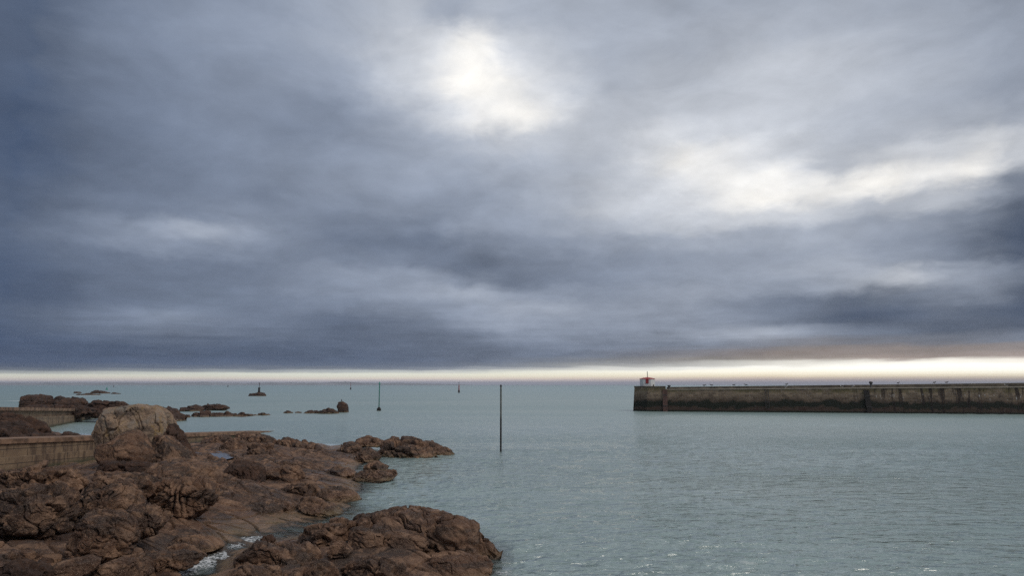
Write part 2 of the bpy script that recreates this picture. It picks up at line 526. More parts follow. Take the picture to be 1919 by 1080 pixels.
# ------------------------------------------------------------------ foreshore terrain
CTRL = [
    # shore line and channel (z at or just below the water)
    (937, 1040, .02), (932, 1062, -.05), (918, 1090, -.1), (800, 997, -.25), (880, 1012, -.25), (700, 990, -.2), (960, 1000, -1.2), (1010, 1060, -1.4), (1000, 1200, -1.2),
    (640, 980, -.10), (560, 996, -.06), (480, 1012, -.05), (425, 1036, -.05), (380, 1058, -.06), (330, 1078, -.06), (260, 1110, .1),
    (655, 950, .0), (690, 945, -.4), (640, 962, .0), (590, 978, .03), (678, 922, .0), (674, 900, .0), (668, 886, .0), (705, 880, -.4), (690, 866, .0), (712, 853, -.05), (745, 868, -.7), (760, 920, -1.0), (760, 960, -1.0),
    (720, 840, -.6), (640, 828, -.1), (600, 826.5, -.2), (540, 826, -.2), (480, 826, -.1), (560, 820, -.9), (640, 820, -.9), (760, 815, -1.2), (850, 870, -1.3), (900, 940, -1.6),
    # fore outcrop
    (470, 1030, .30), (560, 1012, .30), (640, 1004, .30), (720, 1000, .35), (800, 1000, .35), (860, 1016, .3), (905, 1038, .15),
    (460, 1065, .45), (560, 1062, .5), (680, 1066, .45), (800, 1072, .3), (880, 1076, .1), (480, 1150, .5), (640, 1150, .5), (800, 1160, .3), (900, 1180, -.3),
    # main shelf
    (600, 838, .30), (540, 832, .45), (480, 826, .70), (420, 828, .8), (365, 836, 1.0), (640, 842, .3),
    (560, 872, .65), (480, 860, 1.1), (400, 855, 1.3), (440, 905, 1.05), (600, 900, .35), (640, 872, .3), (540, 930, .5), (500, 950, .42), (420, 970, .35), (350, 1000, .45), (580, 955, .15), (610, 935, .15), (290, 1045, .5), (400, 1020, .12), (470, 995, .12),
    (250, 1000, .8), (150, 1080, .9), (0, 1080, 1.1), (0, 1000, 1.4), (100, 930, 1.5), (0, 905, 1.6), (60, 895, 1.5), (180, 888, 1.3), (300, 885, 1.5), (350, 850, 1.5),
    (0, 1300, 1.1), (200, 1300, .9), (-80, 1000, 1.8), (-80, 890, 2.2), (400, 1250, .5),
    # foot of the slipway, pool behind it
    (0, 905, .3, 46), (100, 870, .2, 51), (190, 857, .05, 56), (300, 840, .2, 63), (330, 835, .2, 65), (-80, 905, .6, 44),
    (0, 812, .9), (60, 812, .75), (120, 814, .3), (165, 812, -.4), (185, 800, -.8), (120, 800, -.5), (60, 796, .2), (-60, 800, 1.2), (260, 800, -1.0), (350, 800, -1.0), (430, 800, -1.0),
]
cw = []
for c in CTRL:
    if len(c) == 4:
        p = at_y(c[0], 800, c[3]); p[2] = c[2]
    else:
        p = at_z(c[0], c[1], c[2])
    cw.append(p)
cw = np.array(cw)
def uvmap(x, y): return np.stack([x / y * 2.6, np.log(y) * 1.6], -1)
_cu = uvmap(cw[:, 0], cw[:, 1])
def _phi(r2): return .5 * r2 * np.log(r2 + 1e-9)
_n = len(_cu)
_K = _phi(((_cu[:, None] - _cu[None]) ** 2).sum(-1)) + np.eye(_n) * 2e-3
_Pm = np.concatenate([np.ones((_n, 1)), _cu], 1)
_A = np.block([[_K, _Pm], [_Pm.T, np.zeros((3, 3))]])
_w = np.linalg.solve(_A, np.concatenate([cw[:, 2], np.zeros(3)]))
def base_h(x, y):
    out = np.empty(len(x))
    for i in range(0, len(x), 60000):
        q = uvmap(x[i:i + 60000], y[i:i + 60000])
        r2 = ((q[:, None] - _cu[None]) ** 2).sum(-1)
        out[i:i + 60000] = _phi(r2) @ _w[:_n] + _w[_n] + q @ _w[_n + 1:]
    return np.clip(out, -2.5, 3.0)

def terrain_h(x, y):
    h = base_h(x, y)
    P = np.stack([x, y, np.zeros_like(x)], 1)
    st = np.array([.85, -.53, 0]); pr = np.array([.53, .85, 0])
    a, c = P @ st, P @ pr
    Z = np.zeros_like(x)
    wp = fbm(P * .16, 2, 70)
    wp2 = fbm(P * .16 + 40, 2, 75)
    wp3 = fbm(P * .55 + 20, 2, 78)
    amp = np.clip((h + .22) / .6, .15, 1.0) * (1 + .5 * np.clip((h - .9) / .6, 0, 1))
    def L(u):                       # a worn ledge: long gentle back, short rounded drop
        fr = u - np.floor(u)
        t = np.clip((1 - fr) / .26, 0, 1); t = t * t * (3 - 2 * t)
        return np.minimum(fr / .74, t) - .5
    m1 = np.clip(perlin(P * .14 + 3, 90) * 2.2 + .6, .15, 1)
    m2 = np.clip(perlin(P * .25 + 9, 91) * 2.4 + .5, .05, 1)
    m3 = np.clip(perlin(P * .45 + 5, 92) * 2.4 + .4, 0, 1)
    d = .30 * m1 * L(c * .36 + wp2 * .9 + a * .03)
    d += .15 * m2 * L(c * .95 + wp * 1.0 - a * .05)
    d += .055 * m3 * L(c * 2.4 + wp2 * 1.5 + wp3 * .2 + a * .1)
    d += .16 * fbm(np.stack([a * .16, c * .34, Z], 1), 3, 94, .45)
    Q = np.stack([a * .22 + wp * .25, c * .8 + wp2 * .5, Z], 1)
    ck = np.clip((h + .05) / .35, 0, 1)
    n = perlin(Q * 1.2 + 3, 97); dc = .26 * np.exp(-(n / .024) ** 2)
    n = perlin(Q * 2.5 + 8, 98); dc += .09 * np.exp(-(n / .034) ** 2) * m2
    n = perlin(np.stack([a * .5 + wp, c * .22, Z], 1), 99); dc += .20 * np.exp(-(n / .016) ** 2)
    d += .012 * fbm(P * 2.2, 4, 101, .6)
    h = h + d * amp - dc * ck
    return h - 1.6 * np.clip((y - 69) / 8, 0, 1) * np.clip((x / y + .56) / .08, 0, 1)

NA, NR = 820, 1050
az = np.concatenate([np.linspace(-1.9, -.905, 90), np.linspace(-.90, .10, NA)])            # x / y
NA = len(az)
rr = np.exp(np.linspace(math.log(9.0), math.log(84.0), NR))
AZ, RR = np.meshgrid(az, rr)
X = (AZ * RR).ravel(); Yv = RR.ravel()
Hh = terrain_h(X, Yv)
ii = np.arange(NR * NA).reshape(NR, NA)
quads = np.stack([ii[:-1, :-1], ii[:-1, 1:], ii[1:, 1:], ii[1:, :-1]], -1).reshape(-1, 4)
keep = (Hh[quads].max(1) > -1.2) & ((Yv[quads].min(1) < 52) | (X[quads].min(1) / Yv[quads].min(1) > -.93))
shore = mesh_np('rocky_shore', np.stack([X, Yv, Hh], 1), quads[keep], M['rock'])
tag(shore, kind='structure')

def ground(px, py, z): return at_z(px, py, z)

# ------------------------------------------------------------------ boulders on the foreshore
B = outline_rock
B('lichen_boulder', 'huge rounded boulder with yellow and grey lichen, tallest rock in the foreground',
  [(185, 800), (183, 784), (189, 771), (207, 763), (245, 760), (268, 757), (290, 764), (306, 775), (316, 795), (322, 818), (326, 850), (296, 868), (240, 872), (202, 868), (197, 840), (192, 822)],
  43.5, 1.9, 11, 7, 'lichen', e=3.2, cuts=9, cut_lo=.90, cut_hi=.99, cat='boulder', lump=.06, bil=.05, cracks=.035, fine=.012, cells=.07, bed=.015, strike=(.5, -.2, -.9))
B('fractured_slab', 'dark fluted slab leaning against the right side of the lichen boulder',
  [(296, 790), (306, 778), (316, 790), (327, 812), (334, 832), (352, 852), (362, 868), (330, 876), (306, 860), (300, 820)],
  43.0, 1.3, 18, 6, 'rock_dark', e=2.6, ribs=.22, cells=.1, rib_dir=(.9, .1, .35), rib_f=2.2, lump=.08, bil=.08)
B('leaning_boulder', 'rounded pinkish boulder propped in front of the lichen boulder',
  [(184, 846), (190, 834), (215, 826), (228, 812), (248, 808), (262, 815), (280, 838), (296, 858), (292, 876), (240, 886), (198, 872)],
  40.2, 1.5, 23, 6, 'rock_dry', e=2.6, cuts=9, cut_lo=.80, cut_hi=.97, cat='boulder', cells=.06, bed=.015, lump=.05, bil=.06, cracks=.03)
B('sloping_slab', 'smooth slab sloping down to the right beside the propped boulder',
  [(266, 815), (284, 811), (306, 818), (330, 838), (352, 854), (362, 868), (330, 880), (290, 880), (272, 850)],
  40.8, 1.4, 29, 6, 'rock_dry', e=2.6, cells=.08, bed=.02, lump=.05, bil=.07, cracks=.05, strike=(.8, -.1, -.55))
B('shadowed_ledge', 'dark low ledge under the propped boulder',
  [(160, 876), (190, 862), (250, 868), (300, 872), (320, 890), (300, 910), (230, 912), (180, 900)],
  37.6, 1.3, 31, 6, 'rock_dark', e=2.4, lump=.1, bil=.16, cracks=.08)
B('domed_rock', 'smooth whaleback dome below the sloping slab, behind the fluted outcrop',
  [(272, 890), (300, 866), (335, 858), (370, 862), (398, 876), (414, 896), (418, 930), (340, 950), (280, 930)],
  35.5, 1.9, 37, 6, 'rock', e=2.3, cuts=9, cut_lo=.80, cut_hi=.97, cells=.09, bed=.03, lump=.05, bil=.07, cracks=.05, strike=(.8, -.5, -.3))
B('fluted_outcrop', 'deeply fluted outcrop with close upright ribs above the bare rock shelf',
  [(282, 912), (300, 898), (320, 893), (345, 897), (372, 900), (400, 908), (409, 926), (400, 948), (372, 968), (340, 984), (300, 986), (282, 950)],
  29.2, 1.15, 41, 7, 'rock_dry', e=2.8, cuts=8, cut_lo=.8, ribs=.24, cells=.12, bed=.02, rib_dir=(.92, .15, -.30), rib_f=4.2, lump=.08, bil=.07, cracks=.05, skew=-.15)
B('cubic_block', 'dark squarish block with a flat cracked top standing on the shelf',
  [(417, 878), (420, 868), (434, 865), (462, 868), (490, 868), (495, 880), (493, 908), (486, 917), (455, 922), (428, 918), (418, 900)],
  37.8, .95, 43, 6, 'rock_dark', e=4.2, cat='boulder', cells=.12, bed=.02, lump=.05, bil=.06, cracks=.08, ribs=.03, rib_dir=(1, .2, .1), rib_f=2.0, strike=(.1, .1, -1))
B('round_shoulder', 'rounded brown shoulder of rock just right of the squarish block',
  [(494, 888), (506, 872), (535, 864), (556, 868), (572, 886), (582, 902), (560, 918), (520, 922), (498, 908)],
  39.2, 1.1, 47, 6, 'rock', e=2.4, sink=.12, lump=.06, bil=.08, cracks=.05)
B('low_tongue', 'low tongue of rock reaching right from the rounded shoulder',
  [(520, 906), (548, 892), (575, 893), (598, 910), (606, 926), (560, 934), (528, 926)],
  36.0, .8, 53, 5, 'rock', e=2.3, sink=.22, lump=.06, bil=.1, cracks=.06)
B('round_boulder', 'large dark round boulder by the left edge of the foreground',
  [(4, 940), (12, 916), (36, 900), (72, 898), (104, 910), (124, 934), (130, 962), (122, 992), (90, 1004), (40, 1004), (14, 984)],
  23.0, 1.15, 59, 7, 'rock_dry', e=2.7, cuts=16, cut_lo=.68, cut_hi=.95, cat='boulder', cells=.24, bed=.04, lump=.06, bil=.09, cracks=.05)
B('weathered_boulder', 'weathered boulder with a pale top and undercut base, lowest of the big left rocks',
  [(120, 992), (140, 968), (176, 957), (212, 958), (240, 972), (250, 1000), (252, 1030), (226, 1054), (180, 1062), (140, 1040), (122, 1016)],
  20.6, .85, 61, 7, 'rock_dry', e=2.8, cat='boulder', cells=.16, bed=.05, lump=.07, bil=.10, cracks=.06)
B('pink_hump', 'broad pinkish hump between the round boulder and the fluted outcrop',
  [(124, 940), (140, 918), (176, 908), (216, 908), (246, 922), (262, 944), (262, 975), (200, 990), (140, 980)],
  24.6, 1.1, 67, 7, 'rock_dry', e=2.5, lump=.07, bil=.10, cracks=.06)
B('knuckle_rock', 'knobbly rock with two bulges just below the fluted outcrop',
  [(218, 962), (236, 946), (266, 944), (290, 948), (318, 956), (324, 970), (306, 984), (290, 1000), (252, 1012), (226, 996)],
  23.8, .7, 71, 6, 'rock_dry', e=2.5, lump=.09, bil=.13, cracks=.06)
B('ridge_rock', 'low craggy ridge at the left in front of the near slipway wall',
  [(-20, 894), (10, 882), (40, 884), (60, 868), (74, 882), (110, 884), (138, 898), (150, 920), (60, 936), (-20, 930)],
  29.0, 1.2, 73, 7, 'rock_dry', e=2.5, lump=.08, bil=.14, cracks=.07)
B('stepped_rock', 'stepped brown rock with ledges above the pinkish hump',
  [(140, 900), (170, 886), (210, 884), (250, 892), (290, 905), (296, 930), (240, 950), (170, 940)],
  28.2, 1.2, 79, 6, 'rock_dry', e=2.4, lump=.08, bil=.15, cracks=.07, blocks=.08)
B('flat_slab', 'flat tilted slab at the very bottom left of the shore',
  [(88, 1070), (110, 1054), (160, 1044), (178, 1050), (172, 1072), (130, 1092), (92, 1092)],
  17.6, .5, 83, 6, 'rock_dry', e=4.0, cat='slab', cells=.08, bed=.02, lump=.05, bil=.06, cracks=.04)
B('broad_slab', 'broad flat slab beside the foaming gully, below the weathered boulder',
  [(140, 1090), (180, 1066), (220, 1048), (266, 1042), (284, 1052), (280, 1078), (250, 1100), (180, 1110)],
  18.3, .6, 89, 6, 'rock_dry', e=3.8, cat='slab', cells=.09, bed=.02, lump=.05, bil=.06, cracks=.04)
B('corner_rock', 'dark broken rock filling the bottom left corner',
  [(-20, 1060), (10, 1048), (50, 1056), (84, 1080), (90, 1120), (30, 1140), (-20, 1130)],
  17.0, .7, 97, 6, 'rock_dark', e=2.6, lump=.08, bil=.12, cracks=.06)
rb = random.Random(5)
for i in range(26):
    px, py = rb.uniform(-10, 150), rb.uniform(1004, 1062)
    if i > 18: px, py = rb.uniform(255, 330), rb.uniform(1020, 1060)
    g = at_z(px, py, 1.15 if i <= 18 else .75)
    hgt = float(terrain_h(np.array([g[0]]), np.array([g[1]]))[0])
    r_ = rb.uniform(.10, .26)
    U, Fc = ico(4)
    V = np.sign(U) * np.abs(U) ** .75 * np.array([r_ * rb.uniform(.9, 1.6), r_ * rb.uniform(.8, 1.2), r_ * rb.uniform(.5, .8)])
    V = V @ (rotz(rb.uniform(0, 6)) @ rotx(rb.uniform(-.4, .4))).T + np.array([g[0], g[1], hgt + r_ * .25])
    V = rockify(V, Fc, r_, 700 + i, cells=.22, bed=.04)
    put_rock('rubble_stone', V, Fc, M['rock_dark' if i % 3 else 'rock_dry'], 'small angular stone among the rubble at the foot of the left boulders', 'stone', 'rubble stones')
# broken crest of the shelf
crest = [
    ((360, 834), (376, 822), (404, 817), (428, 820), (436, 832), (410, 846), (372, 846), 57.0, 'first broken crest rock right of the lichen boulder, darkest of the crest'),
    ((408, 836), (424, 824), (446, 826), (462, 836), (456, 848), (424, 850), None, 52.5, 'small rounded crest rock in front of the darkest crest rock'),
    ((428, 822), (450, 812), (476, 812), (500, 820), (520, 832), (490, 840), (440, 836), 60.5, 'highest slab of the crest, under the end of the near slipway'),
    ((456, 842), (476, 830), (504, 838), (530, 854), (556, 866), (520, 872), (470, 860), 49.5, 'long slab sloping right across the middle of the crest'),
    ((506, 834), (520, 820), (548, 828), (580, 840), (606, 852), (560, 860), (520, 848), 59.0, 'leaning slab with a sharp upper edge on the crest'),
    ((544, 838), (552, 825), (580, 832), (614, 846), (634, 858), (590, 862), (556, 852), 56.5, 'last slab at the seaward end of the crest'),
]
for i, c in enumerate(crest):
    pts = [p for p in c[:7] if p]
    B('crest_slab', c[8], pts, c[7], 1.5, 200 + i * 7, 6, 'rock', e=2.5, cat='slab', group='slabs along the crest of the shelf', lump=.08, bil=.12, cracks=.08, strike=(.8, -.3, -.45))

extra = [
    ('seaward_ledge', 'narrow ledge dipping into the channel at the seaward foot of the shelf', [(556, 926), (574, 920), (600, 926), (628, 940), (648, 954), (636, 964), (600, 956), (566, 940)], 33.0, 1.0, 501),
    ('pointed_ledge', 'flat pointed ledge ending at the water below the flat layered islet', [(590, 914), (612, 902), (645, 902), (666, 914), (680, 925), (654, 938), (612, 932)], 36.8, 1.1, 503),
    ('shore_ledge', 'low ledge at the waterline just left of the small peaked islet', [(600, 880), (624, 868), (650, 868), (668, 878), (660, 892), (616, 894)], 45.5, 1.2, 507),
    ('middle_ledge', 'low flat ledge in the middle of the shelf, right above the rounded shoulder', [(500, 866), (524, 852), (560, 852), (590, 864), (610, 876), (570, 880), (520, 876)], 46.5, 1.3, 509),
    ('broken_ledge', 'broken low rock between the knobbly rock and the foaming gully', [(256, 1036), (284, 1014), (328, 1006), (366, 1012), (388, 1028), (344, 1050), (284, 1060)], 22.6, .9, 511),
    ('tan_ledge', 'low tan ledge below the fluted outcrop at the edge of the bare shelf', [(296, 1004), (326, 990), (372, 988), (408, 998), (420, 1010), (376, 1020), (318, 1020)], 25.6, .9, 513),
    ('shelf_hump', 'long low hump of bare rock in front of the squarish block', [(424, 946), (456, 926), (506, 922), (548, 932), (570, 946), (520, 962), (452, 962)], 33.0, 1.4, 517),
]
for nm, lb, pl, Y, dp, sd in extra:
    B(nm, lb, pl, Y, dp, sd, 6, 'rock', e=2.3, cat='ledge', sink=.33, cuts=12, cut_lo=.72, lump=.06, bil=.08, cells=.16, cracks=.06, bed=.07)
# fore outcrop by the water
B('whaleback_outcrop', 'big brown whaleback outcrop with sweeping grooves in the foreground, right at the water',
  [(628, 1000), (650, 982), (680, 973), (718, 962), (760, 957), (806, 953), (846, 962), (870, 974), (892, 986), (918, 998), (936, 1018), (952, 1036), (942, 1050), (890, 1052), (830, 1050), (780, 1050), (720, 1046), (660, 1034)],
  25.6, 1.35, 103, 7, 'rock', e=2.6, cut_lo=.80, cut_hi=.97, cells=.13, bed=.10, bed_f=3.0, bed_n=(.35, -.25, .90), lump=.05, bil=.10, cracks=.08, strike=(.75, -.5, -.55), skew=-.25)
B('undercut_slab', 'overhanging slab on the front of the whaleback outcrop, with a black gap beneath',
  [(636, 1014), (660, 996), (700, 988), (750, 992), (790, 1004), (806, 1020), (786, 1034), (748, 1046), (720, 1050), (680, 1036)],
  24.0, .85, 107, 7, 'rock', e=2.7, cells=.14, bed=.08, cat='slab', lump=.06, bil=.10, cracks=.06, strike=(.85, -.3, -.4))
B('seaward_toe', 'smooth sloping toe of rock under the right end of the whaleback outcrop',
  [(740, 1070), (780, 1046), (840, 1036), (890, 1046), (930, 1046), (924, 1070), (910, 1100), (820, 1130), (750, 1110)],
  22.6, 1.0, 109, 7, 'rock', e=2.5, cells=.10, bed=.05, lump=.05, bil=.07, cracks=.06, strike=(.9, -.4, -.2))
B('scaly_slab', 'scaly dark slab with fine layered grooves at the bottom centre of the shore',
  [(626, 1080), (650, 1058), (690, 1044), (724, 1048), (760, 1070), (790, 1100), (700, 1120), (640, 1110)],
  21.0, .75, 113, 7, 'rock', e=2.7, cat='slab', lump=.05, bil=.10, cracks=.05, ribs=.05, rib_dir=(.35, -.3, .85), rib_f=6.5)
B('square_ledge', 'square-edged ledge on the right bank of the foaming gully',
  [(438, 1046), (446, 1030), (480, 1022), (520, 1020), (580, 1032), (600, 1050), (560, 1064), (480, 1066), (442, 1062)],
  22.4, .8, 127, 6, 'rock', e=3.2, cat='ledge', lump=.05, bil=.09, cracks=.07)
B('saddle_rock', 'low brown rock rising left of the whaleback outcrop, beside the channel',
  [(540, 1014), (570, 996), (612, 982), (650, 976), (672, 990), (660, 1014), (600, 1030), (552, 1030)],
  25.4, 1.0, 131, 6, 'rock', e=2.4, lump=.06, bil=.12, cracks=.07)
B('pale_slab', 'small pale pinkish slab lying in the hollow behind the scaly slab',
  [(610, 1030), (628, 1016), (646, 1020), (660, 1034), (650, 1044), (622, 1044)],
  22.9, .45, 137, 5, 'rock_dry', e=2.8, cat='slab', lump=.05, bil=.07)
B('bottom_rock', 'rounded rock at the bottom edge between the gully and the scaly slab',
  [(520, 1086), (548, 1062), (590, 1054), (624, 1066), (640, 1092), (600, 1120), (540, 1116)],
  20.4, .7, 139, 6, 'rock', e=2.6, lump=.07, bil=.1, cracks=.06)
B('gully_rock', 'dark rock at the lower right mouth of the foaming gully',
  [(420, 1080), (436, 1062), (480, 1056), (520, 1070), (530, 1100), (470, 1120), (426, 1104)],
  20.6, .6, 149, 6, 'rock', e=2.6, lump=.07, bil=.11, cracks=.06)
B('gully_stone', 'small dark stone sitting in the top of the foaming gully',
  [(486, 1014), (494, 1006), (508, 1004), (516, 1012), (510, 1022), (490, 1022)],
  26.2, .3, 151, 5, 'rock_dark', e=2.5, lump=.06, bil=.08, cracks=.03)

# islets off the shelf
B('round_islet', 'round brown rock at the water, touching the end of the shelf',
  [(630, 845), (638, 832), (654, 828), (670, 834), (680, 846), (676, 858), (640, 858)], 58.5, 1.3, 301, 6, 'rock', e=2.4, lump=.06, bil=.09, cracks=.05, cat='rock')
B('low_islet', 'low wet rock in front of the round rock at the end of the shelf',
  [(658, 856), (672, 844), (690, 840), (706, 850), (714, 860), (690, 868), (664, 866)], 55.0, 1.2, 307, 6, 'rock', e=2.3, lump=.06, bil=.1, cracks=.06)
B('back_islet', 'low rock awash behind the round rock, farthest of the near islets',
  [(652, 832), (672, 826), (688, 818), (704, 820), (722, 830), (716, 838), (664, 838)], 68.0, 1.5, 311, 6, 'rock', e=2.3, lump=.07, bil=.1, cracks=.05)
B('large_islet', 'large layered rock islet standing off the shelf, biggest of the islets',
  [(694, 842), (712, 832), (722, 822), (744, 819), (768, 822), (792, 831), (812, 832), (832, 840), (846, 852), (866, 858), (850, 868), (770, 870), (720, 862)],
  59.5, 2.4, 313, 7, 'rock', e=2.3, lump=.06, bil=.13, cracks=.09, strike=(.9, -.35, -.25), crack_f=1.3)
B('gull_islet', 'small peaked islet below the large layered one',
  [(674, 884), (684, 870), (698, 863), (714, 870), (730, 878), (724, 888), (690, 892)], 48.5, 1.0, 317, 6, 'rock', e=2.3, lump=.08, bil=.13, cracks=.08)
B('flat_islet', 'flat layered islet nearest the shelf, below the small peaked one',
  [(656, 898), (676, 888), (710, 883), (734, 884), (748, 890), (724, 902), (690, 912), (664, 910)], 44.0, 1.25, 331, 6, 'rock', e=2.2, lump=.07, bil=.13, cracks=.09, strike=(.95, -.2, -.15))

# dark slabs between the two slipways
B('black_slab', 'dark tilted slab at the left edge between the two slipways, upper of the pair',
  [(-40, 800), (-30, 778), (0, 776), (20, 780), (46, 790), (70, 804), (80, 816), (40, 818), (0, 806)], 64, 2.2, 337, 6, 'rock_dark', e=2.6, cat='slab', lump=.06, bil=.09, cracks=.06, strike=(.8, .1, -.5))
B('brown_slab', 'brown slab under the dark tilted one, sliding down to the pool',
  [(-40, 826), (-30, 800), (10, 806), (60, 812), (100, 816), (120, 824), (60, 836), (0, 836)], 60.5, 2.0, 347, 6, 'rock_dark', e=2.4, cat='slab', lump=.06, bil=.1, cracks=.06)
B('pool_rock', 'small pointed brown rock in the pool behind the near slipway',
  [(104, 822), (114, 812), (124, 808), (138, 813), (152, 818), (148, 826), (110, 828)], 69, 1.0, 349, 5, 'rock_dark', e=2.3, lump=.07, bil=.1, cracks=.05)

# ------------------------------------------------------------------ distant reefs
FAR = 'reef rocks off the slipways'
B('square_reef_rock', 'square-cut dark rock at the top left end of the reef', [(52, 770), (54, 742), (66, 740), (82, 743), (87, 752), (86, 770)], 118, 3.0, 401, 6, 'rock_far', e=4.5, cuts=4, cut_lo=.93, cut_hi=1.0, cells=.1, lump=.05, bil=.07, cracks=.05)
B('reef_ridge', 'long low ridge of rock right above the far slipway', [(12, 776), (28, 764), (46, 758), (70, 757), (100, 756), (130, 758), (170, 764), (200, 767), (220, 774), (120, 784)], 112, 3.2, 403, 7, 'rock_far', e=2.3, lump=.06, bil=.13, cracks=.07, strike=(.95, -.2, -.1))
B('reef_hump', 'broad flat-topped hump in the middle of the left reef', [(82, 764), (90, 746), (100, 744), (122, 747), (148, 748), (156, 756), (164, 768), (120, 772)], 121, 3.0, 409, 6, 'rock_far', e=2.6, lump=.07, bil=.12, cracks=.06)
B('reef_shoulder', 'dark shoulder of the left reef sloping down behind the lichen boulder', [(152, 764), (166, 755), (184, 752), (206, 755), (224, 753), (238, 762), (240, 770), (190, 774)], 119, 2.6, 419, 6, 'rock_far', e=2.5, lump=.07, bil=.12, cracks=.06)
B('brown_reef', 'brown sloping rock right behind the lichen boulder', [(268, 780), (282, 764), (300, 763), (324, 768), (330, 776), (352, 783), (340, 791), (290, 791)], 116, 3.0, 421, 6, 'rock_far', e=2.3, lump=.07, bil=.12, cracks=.06)
far_rocks = [
    ([(336, 768), (352, 762), (362, 760), (376, 766), (372, 772), (344, 772)], 158, 2.2, 'flat dark reef rock left of the long low skerry'),
    ([(376, 764), (386, 758), (404, 757), (422, 761), (426, 766), (400, 770)], 163, 2.4, 'long low dark skerry behind the row of small rocks'),
    ([(342, 781), (346, 776), (354, 778), (355, 783), (346, 785)], 128, .8, 'single small round rock beside the brown sloping rock'),
    ([(360, 778), (374, 770), (388, 771), (396, 777), (392, 784), (364, 785)], 131, 1.6, 'double-humped rock starting the row of small rocks'),
    ([(392, 780), (400, 773), (412, 774), (418, 779), (412, 785), (396, 785)], 132, 1.3, 'low reef rock second in the row of small rocks'),
    ([(412, 780), (424, 772), (436, 774), (444, 779), (438, 785), (418, 786)], 133, 1.3, 'peaked reef rock in the middle of the row'),
    ([(440, 780), (450, 774), (462, 774), (474, 777), (470, 785), (446, 785)], 134, 1.2, 'flat reef rock near the right of the row'),
    ([(470, 779), (476, 776), (482, 778), (481, 783), (472, 783)], 135, .7, 'tiny reef rock between two larger ones of the row'),
    ([(480, 780), (486, 773), (494, 774), (500, 779), (494, 784), (484, 784)], 136, 1.0, 'last rounded rock at the right end of the row'),
    ([(496, 778), (503, 775), (506, 778), (502, 781)], 137, .5, 'flat awash rock just past the right end of the row'),
    ([(532, 773), (540, 770), (548, 773), (542, 778)], 147, .9, 'low isolated rock awash left of the standing boulder'),
    ([(551, 774), (558, 771), (564, 773), (558, 778)], 148, .8, 'tiny rock awash, second left of the standing boulder'),
    ([(570, 774), (576, 770), (588, 769), (598, 774), (590, 779), (574, 779)], 146, 1.2, 'flat brown rock leading to the standing boulder'),
    ([(592, 774), (606, 768), (620, 766), (632, 770), (634, 778), (604, 780)], 145, 1.5, 'broad low rock touching the standing boulder'),
]
for i, (pl, Y, dp, lb) in enumerate(far_rocks):
    cx_ = sum(p[0] for p in pl) / len(pl)
    B('reef_rock', lb, [(cx_ + (p[0] - cx_) * 1.22, p[1] + .6) for p in pl], Y, dp, 430 + 3 * i, 5, 'rock_far', e=2.2, group=FAR, lump=.14, bil=.15, cracks=.06, cells=.34, cuts=10)
B('reef_shelf', 'long low shelf of rock awash under the row of small reef rocks', [(342, 786), (360, 780), (390, 779), (430, 778.5), (470, 779.5), (506, 781), (500, 786), (420, 789)], 131.5, 1.6, 541, 6, 'rock_far', e=2.1, lump=.05, cells=.12, bed=.05)
B('reef_shelf', 'low shelf of rock awash between the small rocks and the standing boulder', [(560, 777), (580, 773), (606, 772.5), (636, 774.5), (640, 779), (600, 781)], 146.5, 1.5, 547, 6, 'rock_far', e=2.1, lump=.05, cells=.12, bed=.05)
B('standing_boulder', 'tall upright boulder with an overhanging cap, alone in the sea left of the green beacon',
  [(632, 758), (634, 754), (642, 753), (650, 757), (652, 763), (653, 778), (635, 779), (634, 768), (632, 764)], 152, 1.2, 467, 6, 'rock_far', e=2.8, cuts=9, cut_lo=.80, cut_hi=.97, cat='boulder', cells=.06, bed=.02, lump=.05, bil=.05, cracks=.10, strike=(1, .2, .05), crack_f=.8)
VR = 'skerries washed by surf'
for i, (pl, Y, dp, lb) in enumerate([
    ([(136, 736), (142, 734.5), (150, 735), (152, 738), (140, 739)], 480, 3, 'leftmost small dark skerry in the surf'),
    ([(160, 737), (172, 735), (180, 732.5), (190, 734), (206, 735.5), (208, 738.5), (166, 739)], 470, 5, 'highest skerry in the surf, with a small peak'),
    ([(132, 742), (146, 740), (160, 738.5), (178, 739), (192, 740.5), (186, 744), (140, 744)], 400, 4, 'long flat skerry nearest in the surf'),
    ([(204, 738), (214, 736.5), (226, 738), (222, 740.5), (206, 740.5)], 450, 3, 'rightmost low skerry in the surf')]):
    B('skerry', lb, pl, Y, dp, 480 + i * 5, 5, 'rock_far', e=2.3, group=VR, lump=.09, bil=.15)

